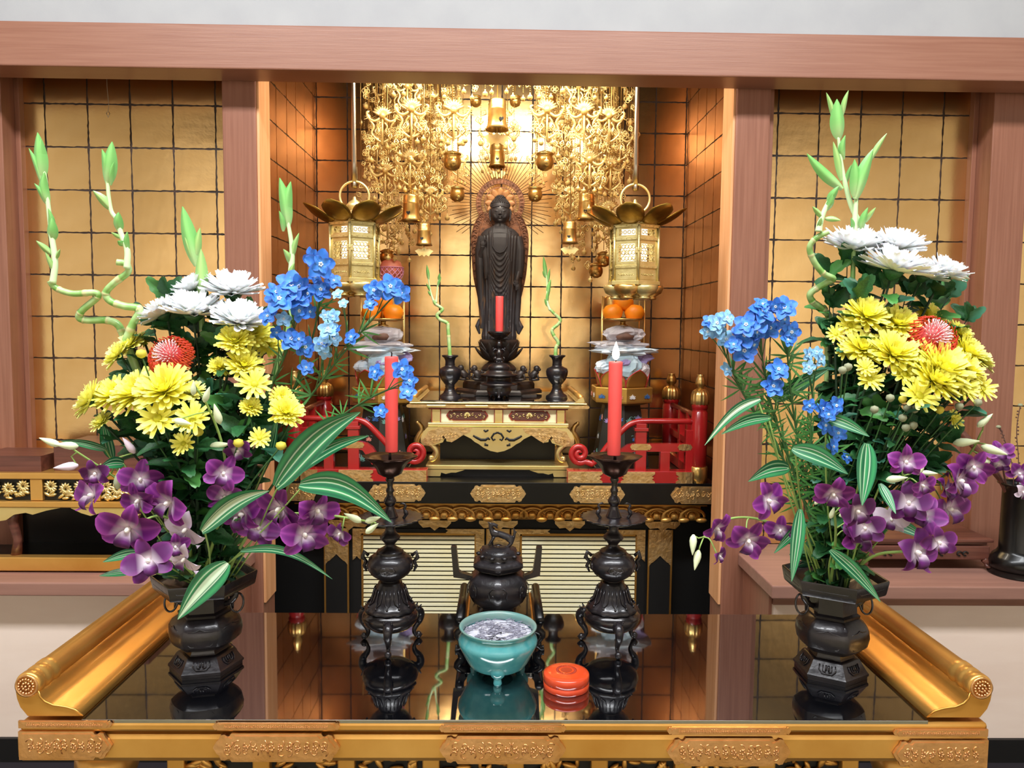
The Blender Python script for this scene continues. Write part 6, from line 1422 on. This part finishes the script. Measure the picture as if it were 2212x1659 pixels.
for a in [(90,388,81,286,30,1.14,0,0),(96,372,88,300,26,1.14,.2,0),(92,400,62,320,14,1.14,-.2),(100,440,74,396,14,1.14,-.2),(103,440,96,372,22,1.14,.3),(112,520,112,470,24,1.14,0),(104,505,104,450,16,1.14,-.4),(112,550,78,520,14,1.14,0,1),(118,590,98,545,12,1.14,0,1),(119,560,130,538,9,1.14,0,1)]: blade(t,o,*a)
t,o=cane([(272,735),(287,700),(301,668),(268,661),(238,650),(229,632),(247,611),(276,588),(272,570),(252,566)],1.16,1.13,8.6,'curly bamboo cane, second from left, crossing the first one',7,bm_,[([(274,580),(275,541),(262,506),(253,475),(240,454),(233,403),(234,360)],7)])
for a in [(233,398,242,306,32,1.13,.05,0),(228,385,220,322,18,1.13,-.2),(238,400,246,350,14,1.13,.2),(239,452,201,412,20,1.13,-.1,1),(257,500,256,458,22,1.13,.1),(268,530,254,520,14,1.13,0),(275,545,275,500,14,1.13,.2),(262,515,240,502,8,1.13,0,1)]: blade(t,o,*a)
t,o=cane([(440,760),(436,700),(434,640)],1.19,1.19,7,'bamboo shoot rising between the two tallest white blooms of the left bouquet',2,bm_,[([(434,640),(433,584),(425,548)],9)])
for a in [(425,575,394,446,34,1.185,.05),(424,560,432,492,18,1.185,.1,1),(434,640,434,538,28,1.18,0,1),(420,568,399,512,12,1.185,0,1)]: blade(t,o,*a)
t,o=cane([(600,780),(625,700),(630,640)],1.20,1.20,6,'bamboo shoot behind the blue delphiniums, in front of the left pillar',2,bm_,[([(630,640),(629,590),(631,555),(629,520),(620,470)],8)])
for a in [(622,490,604,384,26,1.2,-.1),(620,480,628,392,24,1.2,.2),(612,500,603,455,12,1.2,-.2),(630,560,646,503,12,1.2,.2,1),(627,570,612,538,14,1.2,-.2,1),(630,610,636,568,14,1.2,.3,1)]: blade(t,o,*a)
bm_=BQ['right']['m']
t,o=cane([(1850,700),(1868,600),(1868,520)],1.18,1.18,7,'tallest bamboo shoot of the right bouquet, reaching the beam',2,bm_,[([(1868,520),(1860,490),(1838,442),(1823,385),(1815,336),(1811,296)],7)])
for a in [(1812,300,1808,214,32,1.18,0),(1803,262,1785,200,12,1.18,-.2,1),(1820,250,1833,195,12,1.18,.2,1),(1822,345,1826,292,16,1.18,.3),(1820,408,1743,332,24,1.18,.15),(1818,390,1800,306,16,1.18,-.1,1),(1828,395,1840,355,10,1.18,.1)]: blade(t,o,*a)
t,o=cane([(1840,700),(1842,600),(1845,520)],1.17,1.17,6,'bamboo shoot with broad leaves beside the tallest one, right bouquet',2,bm_,[([(1845,520),(1847,470),(1850,422)],8)])
for a in [(1848,430,1886,322,30,1.165,.1),(1878,350,1916,288,12,1.165,.15,1),(1846,425,1846,344,24,1.165,-.1),(1862,495,1875,448,16,1.165,.2),(1870,480,1892,448,10,1.165,.1,1),(1842,500,1838,470,10,1.165,-.3)]: blade(t,o,*a)
t,o=cane([(1790,680),(1771,663),(1754,650),(1752,632),(1785,611),(1800,602),(1778,590),(1758,564),(1749,535),(1762,515),(1790,500)],1.19,1.13,7.6,'curly bamboo cane bent like a hook, left side of the right bouquet',8,bm_,[([(1768,500),(1772,480),(1782,452),(1797,422)],8)])
for a in [(1790,440,1812,402,18,1.13,.1),(1778,470,1755,446,12,1.13,0,1),(1782,472,1816,476,12,1.13,.1,1),(1770,496,1774,470,12,1.13,0,1),(1785,455,1798,418,16,1.13,-.2)]: blade(t,o,*a)
# canes of the small altar vases
vz=P(972,768,2.33)
t,o=cane([(972,772),(970,740),(968,712),(966,698),(950,690),(944,680),(956,668),(940,656),(938,648)],2.33,2.33,4.2,'small curly bamboo in the left dark vase of the small altar table',6,None,[([(938,655),(930,630),(925,600)],2.6),([(942,654),(944,630),(947,600)],2.4)])
for a in [(926,605,922,572,7,2.33,0),(930,630,921,612,5,2.33,0),(947,606,950,590,6,2.33,0),(945,620,953,598,5,2.33,.1),(932,640,924,628,5,2.33,0)]: blade(t,o,*a)
t,o=cane([(1200,770),(1201,752),(1206,740),(1196,724),(1193,712),(1206,700),(1210,690),(1196,676),(1188,668)],2.33,2.33,4.2,'small curly bamboo in the right dark vase of the small altar table',6,None,[([(1188,670),(1182,650),(1182,620),(1180,590)],3)])
for a in [(1180,600,1174,554,9,2.33,0),(1184,610,1188,580,6,2.33,.1),(1184,640,1190,603,9,2.33,.2),(1178,600,1172,585,5,2.33,0),(1182,655,1184,628,7,2.33,.1),(1182,662,1176,645,5,2.33,0)]: blade(t,o,*a)
# ------------------------------------------------------------------ big bronze vases
def hexvase(cx,cyb,d,rot,side):
    q=px(1,d); O_=P(cx,1400,d); O_=Vector((O_.x,d,TZ)); 
    t=thing('flower_vase','black bronze hexagonal vase with ring handles and spreading mouth, %s end of the table'%side,'vase',O_)
    H=P(cx,1238,d).z-TZ; zf=lambda y:(1463-y)/(1463-1238)*H
    def hexl(prof,name,m='bronze',par=None,cap=False,n_=72):
        b=MB(); vs=[]
        for r,y,ex in prof:
            for i in range(n_):
                a=2*PI*i/n_; u=((a)%(PI/3))-PI/6; hr=cos(PI/6)/cos(u); rr_=r*q*(hr*ex+(1-ex)*.96); vs.append((rr_*cos(a+rot),rr_*sin(a+rot),zf(y)))
        K=len(prof); fs=[(j*n_+i,j*n_+(i+1)%n_,(j+1)*n_+(i+1)%n_,(j+1)*n_+i) for j in range(K-1) for i in range(n_)]
        if cap: fs.append(tuple(range(n_))[::-1])
        b.add(vs,fs); o=b.obj(name,m,par or t); es=o.modifiers.new('e','EDGE_SPLIT'); es.split_angle=rad(32); return o
    bs=hexl([(76,1463,1),(76,1456,1),(79,1455,1),(79,1450,1),(75,1446,1),(60,1423,1),(56,1420,1),(50,1419,1)],'foot',cap=True)
    bd=hexl([(50,1419,1),(46,1412,1),(46,1408,1),(62,1403,.6),(76,1390,.42),(80,1372,.38),(78,1355,.38),(70,1341,.5),(54,1331,.9),(50,1328,1)],'body')
    nk=hexl([(56,1330,1),(57,1324,1),(50,1320,1),(49,1300,1),(48,1284,1),(50,1276,1)],'neck')
    mo=hexl([(50,1277,1),(66,1275,1),(104,1270,1),(106,1266,1),(111,1240,1),(110,1237,1),(106,1238,1),(100,1254,1),(52,1268,1),(42,1272,1),(42,1300,1)],'mouth_rim')
    for k in range(6):
        a=rot+PI/6+k*PI/3; rm_=73*q*cos(PI/6); n_=a+PI/2; sl=(75-60)/(1446-1423)
        b=MB()
        def pt(u,y): r=(60+(75-60)*(y-1423)/23)*q*cos(PI/6)+.0012; return (r*cos(a)+cos(n_)*u*q,r*sin(a)+sin(n_)*u*q,zf(y))
        b.tube([pt(u,y) for u,y in((-16,1426),(-17,1436),(-10,1443),(10,1443),(17,1436),(16,1426))],1.4*q,5)
        for s_ in(-1,1): b.tube([pt(s_*2.5,1427),pt(s_*3,1437)],2.2*q,6); b.tube([pt(s_*9,1427),pt(s_*9,1438),pt(s_*3,1440)],1.2*q,5)
        b.obj('lotus_relief','bronze',bs)
        b=MB(); rr_=lambda y:{1346:74,1350:76,1352:77,1362:78.8,1375:79.6,1386:77.5}[y]*q*.924+.0002
        b.tube([(rr_(y)*cos(a+u*q/rr_(y)),rr_(y)*sin(a+u*q/rr_(y)),zf(y)) for u,y in((-30,1375),(-32,1362),(-24,1352),(-10,1350),(0,1346),(10,1350),(24,1352),(32,1362),(30,1375),(20,1386),(-20,1386))],1.3*q,5,closed=True); b.obj('cartouche_relief','bronze',bd)
        b=MB(); rm_=106*q*cos(PI/6)+.001; b.tube([(rm_*cos(a)+cos(n_)*u*q*1,rm_*sin(a)+sin(n_)*u*q,zf(y)) for u,y in((-38,1246),(38,1246),(42,1250),(38,1254),(-38,1254),(-42,1250))],1.2*q,5,closed=True); b.obj('rim_groove','bronze',mo)
    for s in(-1,1):
        b=MB(); b.tube(bez([(s*44*q,0,zf(1312)),(s*56*q,-.002,zf(1306)),(s*66*q,-.003,zf(1294)),(s*70*q,-.003,zf(1284)),(s*60*q,-.003,zf(1278))],16),[6*q]*4+[7*q]*6+[6*q]*4+[4*q,3*q,2*q],8); b.tube([(s*66*q,-.003,zf(1288)),(s*74*q,-.003,zf(1270))],[5*q,1*q],6); b.tube([(s*60*q,-.003,zf(1290)),(s*64*q,-.005,zf(1320))],[6*q,1.5*q],6); hn=b.obj('handle','bronze',t)
        b=MB(); b.tube([(s*(72+14*sin(a))*q,-.004+.004*cos(a),zf(1306+21*-cos(a))) for a in [k*PI/14 for k in range(28)]],2.3*q,8,closed=True); b.obj('ring','bronze_plain',hn)
hexvase(445,1463,1.165,rad(12),'left'); hexvase(1795,1468,1.15,rad(30),'right')
# ------------------------------------------------------------------ left shelf: carved table with two wooden boxes
d=1.70; O_=P(90,1225,d); 
t=thing('carved_side_table','low carved wooden table with pierced flower panels on the left shelf','table',Vector((O_.x,d,SHZ)))
def tz(y): return P(90,y,d).z
def lo2(b,name,m,par=None,**k):
    o=b.obj(name,m,par or t,**k); 
    if par is None: o.location-=t.location
    return o
xl=-1.32; xr=P(300,1050,d).x
lo2(MB().box(xl,xr,d,YS-.02,tz(1036),tz(1022)),'table_top','gold_paint',bevel=.002)
lo2(MB().box(xl+.005,xr-.005,d+.012,YS-.03,tz(1082),tz(1036)),'frieze_board','black_matte')
for x in(-44,75,200,296): a=P(x-12,1050,d).x; lo2(MB().box(a,a+px(26,d),d+.003,d+.014,tz(1082),tz(1036)),'frieze_post','gold_paint',bevel=.001)
rr=random.Random(9)
for a,c in((-34,62),(90,186),(214,284)):
    b=MB()
    for k in range(3):
        cx=a+(c-a)*(k+.5)/3; 
        for j in range(12): an=j*PI/6; b.T=Matrix.Translation((P(cx,1050,d).x+.009*cos(an),d+.006,tz(1052+(k%2)*6)+.009*sin(an)))@Matrix.Rotation(-an,4,'Y'); b.ball((0,0,0),(.008,.003,.0028),6,4)
    for k in range(16):
        b.T=Matrix.Translation((P(a+rr.random()*(c-a),1050,d).x,d+.006,tz(1064+rr.random()*14)))@Matrix.Rotation(rr.uniform(-.8,.8),4,'Y'); b.ball((0,0,0),(.010,.004,.0035),6,4)
    b.T=None; lo2(b,'pierced_carving','gold_light')
lo2(MB().box(xl-.004,xr+.004,d-.004,YS-.02,tz(1096),tz(1083)),'lower_moulding','gold_paint',bevel=.002)
L=[(P(-80,1100,d).x,tz(1097))]+[(P(x,1100,d).x,tz(y)) for x,y in((-80,1120),(0,1126),(12,1124),(30,1112),(55,1108),(70,1112),(100,1103),(130,1097))]; lo2(MB().ext(L[::-1],d,d+.008),'scroll_apron','gold_light',bevel=.001)
L=[(P(x,1100,d).x,tz(y)) for x,y in((152,1097),(175,1108),(195,1114),(215,1108),(240,1124),(262,1128),(300,1112),(300,1097))]; lo2(MB().ext(L[::-1],d,d+.008),'scroll_apron','gold_light',bevel=.001)
for x in(-60,22,286): a=P(x,1150,d).x; lo2(MB().tube([(a,d+.02,tz(1098)),(a-.006,d+.02,tz(1130)),(a+.004,d+.02,tz(1170)),(a,d+.02,tz(1204))],[.016,.011,.009,.012],10),'leg','wood_dark')
lo2(MB().box(xl,xr+.01,d-.004,d+.02,SHZ+.004,tz(1203)),'base_rail','gold_paint',bevel=.002); lo2(MB().box(xl,xr,d+.02,YS-.02,SHZ,SHZ+.008),'base_board','black'); lo2(MB().box(xl,xr,YS-.05,YS-.045,SHZ+.008,tz(1100)),'back_panel','black')
bt=tz(1022)
def wbox(x0,x1,y1t,hpx,dd,w2,label,cut=.02):
    a,c=P(x0,1000,dd).x,P(x1,1000,dd).x; h=px(hpx,dd); t3=thing('wooden_board',label,'board',Vector((a,dd,bt)))
    MB().ext([(0,0),(c-a,0),(c-a,w2),(c-a-cut*3,w2+cut),(0,w2+cut)],0,h,ax='z').obj('block','wood_dark',t3,bevel=.002)
wbox(-60,88,0,34,1.715,.10,'thick brown wooden board lying on the carved table, at the left edge'); wbox(116,310,0,56,1.73,.13,'thicker dark wooden board lying behind the left orchids on the carved table')
# ------------------------------------------------------------------ right shelf: sutra desk and black vase
d=1.74; t=thing('low_desk','low reddish brown desk with moulded edge and curled feet on the right shelf','table',Vector((P(1990,1200,d).x,d,SHZ))); dz_=lambda y:P(2000,y,d).z
xa_,xb_=P(1850,1160,d).x,P(2148,1160,d).x
lo2(MB().box(xa_,xb_,d,YS-.03,dz_(1172),dz_(1165)),'desk_top','wood_dark',bevel=.002)
lo2(MB().box(xa_+.01,xb_-.012,d+.006,YS-.04,dz_(1178),dz_(1172)),'moulding','wood_dark',bevel=.001)
lo2(MB().box(xa_+.006,xb_-.006,d+.003,YS-.035,dz_(1210),dz_(1180)),'apron','wood_dark',bevel=.003)
b=MB()
for x in(1920,2030,2080): 
    for s in(-1,1): b.tube([(P(x,1200,d).x+s*.007+.006*cos(a),d+.001,dz_(1196)+.005*sin(a)) for a in [k*.7 for k in range(8)]],.0018,5)
lo2(b,'pierced_flower','black_matte')
for x in(1862,2132):
    for yy in(d+.01,YS-.06):
        a=P(x,1200,d).x; lo2(MB().tube(bez([(a,yy,dz_(1208)),(a+.010,yy-.004,dz_(1218)),(a+.004,yy-.004,SHZ+.012),(a+.018,yy-.012,SHZ+.005)],12),[.010]*6+[.007]*7,8,flat=.7),'leg','wood_dark')
d=1.72; O_=P(2196,1240,d); O_=Vector((O_.x,d,SHZ)); q=px(1,d); t=thing('black_vase','tall round black vase with flared lip and bulging foot, right edge of picture','vase',O_); Z=lambda y:P(2196,y,d).z-SHZ
MB().lathe([(0,.002),(56*q,0),(58*q,.004),(50*q,.012),(54*q,Z(1228)),(56*q,Z(1212)),(50*q,Z(1200)),(42*q,Z(1193)),(38*q,Z(1186)),(37*q,Z(1060)),(40*q,Z(1050)),(47*q,Z(1046)),(47*q,Z(1043)),(40*q,Z(1044)),(34*q,Z(1055)),(34*q,Z(1110)),(0,Z(1110))],48).obj('body','black',t)
spray(None,[(2190,1100),(2172,1040),(2165,1000),(2163,975)],(0,-.02),[(2163,978,52,0),(2158,1004,44,1)],[],'small purple orchid stem in the black vase at the right edge, leaning left',base=1.72,sd=15,stemcol='twig')
spray(None,[(2195,1100),(2198,1060),(2200,1030)],(0,-.02),[(2198,1022,54,0),(2207,1062,44,2)],[],'small purple orchid stem in the black vase, cut off by the picture edge',base=1.72,sd=16,stemcol='twig')
for i,(a_,lb) in enumerate(([(2190,1100),(2185,1000),(2165,935),(2157,922)],'thin dark twig with tiny buds, left one in the black vase'),([(2195,1100),(2200,1000),(2197,920),(2206,870)],'thin dark twig with tiny buds, right one in the black vase')) if False else enumerate((([(2190,1100),(2187,1010),(2168,945),(2157,922)],'thin dark twig with tiny buds, left one in the black vase'),([(2195,1100),(2200,1000),(2196,930),(2204,875)],'thin dark twig with tiny buds, right one in the black vase'))):
    pts=bez([P(x,y,1.73) for x,y in a_],24); t=thing('budded_twig',lb,'plant',pts[0]); MB().tube(rel(pts,pts[0]),.0011,5).obj('twig','twig',t)
    b=MB(); 
    for k in range(8,len(pts)): b.ball(pts[k]-pts[0]+Vector((FR.uniform(-.004,.004),0,0)),.0022,6,4)
    o=b.obj('buds','twig',t); o['kind']='stuff'; MB().ball(pts[-1]-pts[0],(.006,.005,.004),8,5).obj('blossom','bud_grey',t)
pts=[P(2040,895,1.76),P(2100,960,1.74),P(2160,1035,1.725),P(2196,1105,1.72)]; t=thing('dark_branch','thick dark bare branch leaning left out of the black vase, behind the orchid buds','plant',pts[3]); q_=bez(pts,18); MB().tube(rel(q_,pts[3]),[.0085-.0035*k/len(q_)+.0008*(k%3) for k in range(len(q_))],8).obj('bark','wood_dark',t)
# thin hanging wire in the left bay
c=P(231,185,1.9); t=thing('hanging_wire','thin wire with a small hook hanging in the left gold bay','wire',c); MB().tube([(0,0,.15),(0,0,0),(.003,0,-.045),(.001,0,-.06)],.0007,4).obj('wire','thread',t); MB().tube([(.001,0,-.06),(.005,0,-.066),(.001,0,-.075),(-.003,0,-.066)],.0010,5,closed=True).obj('hook','steel',t)
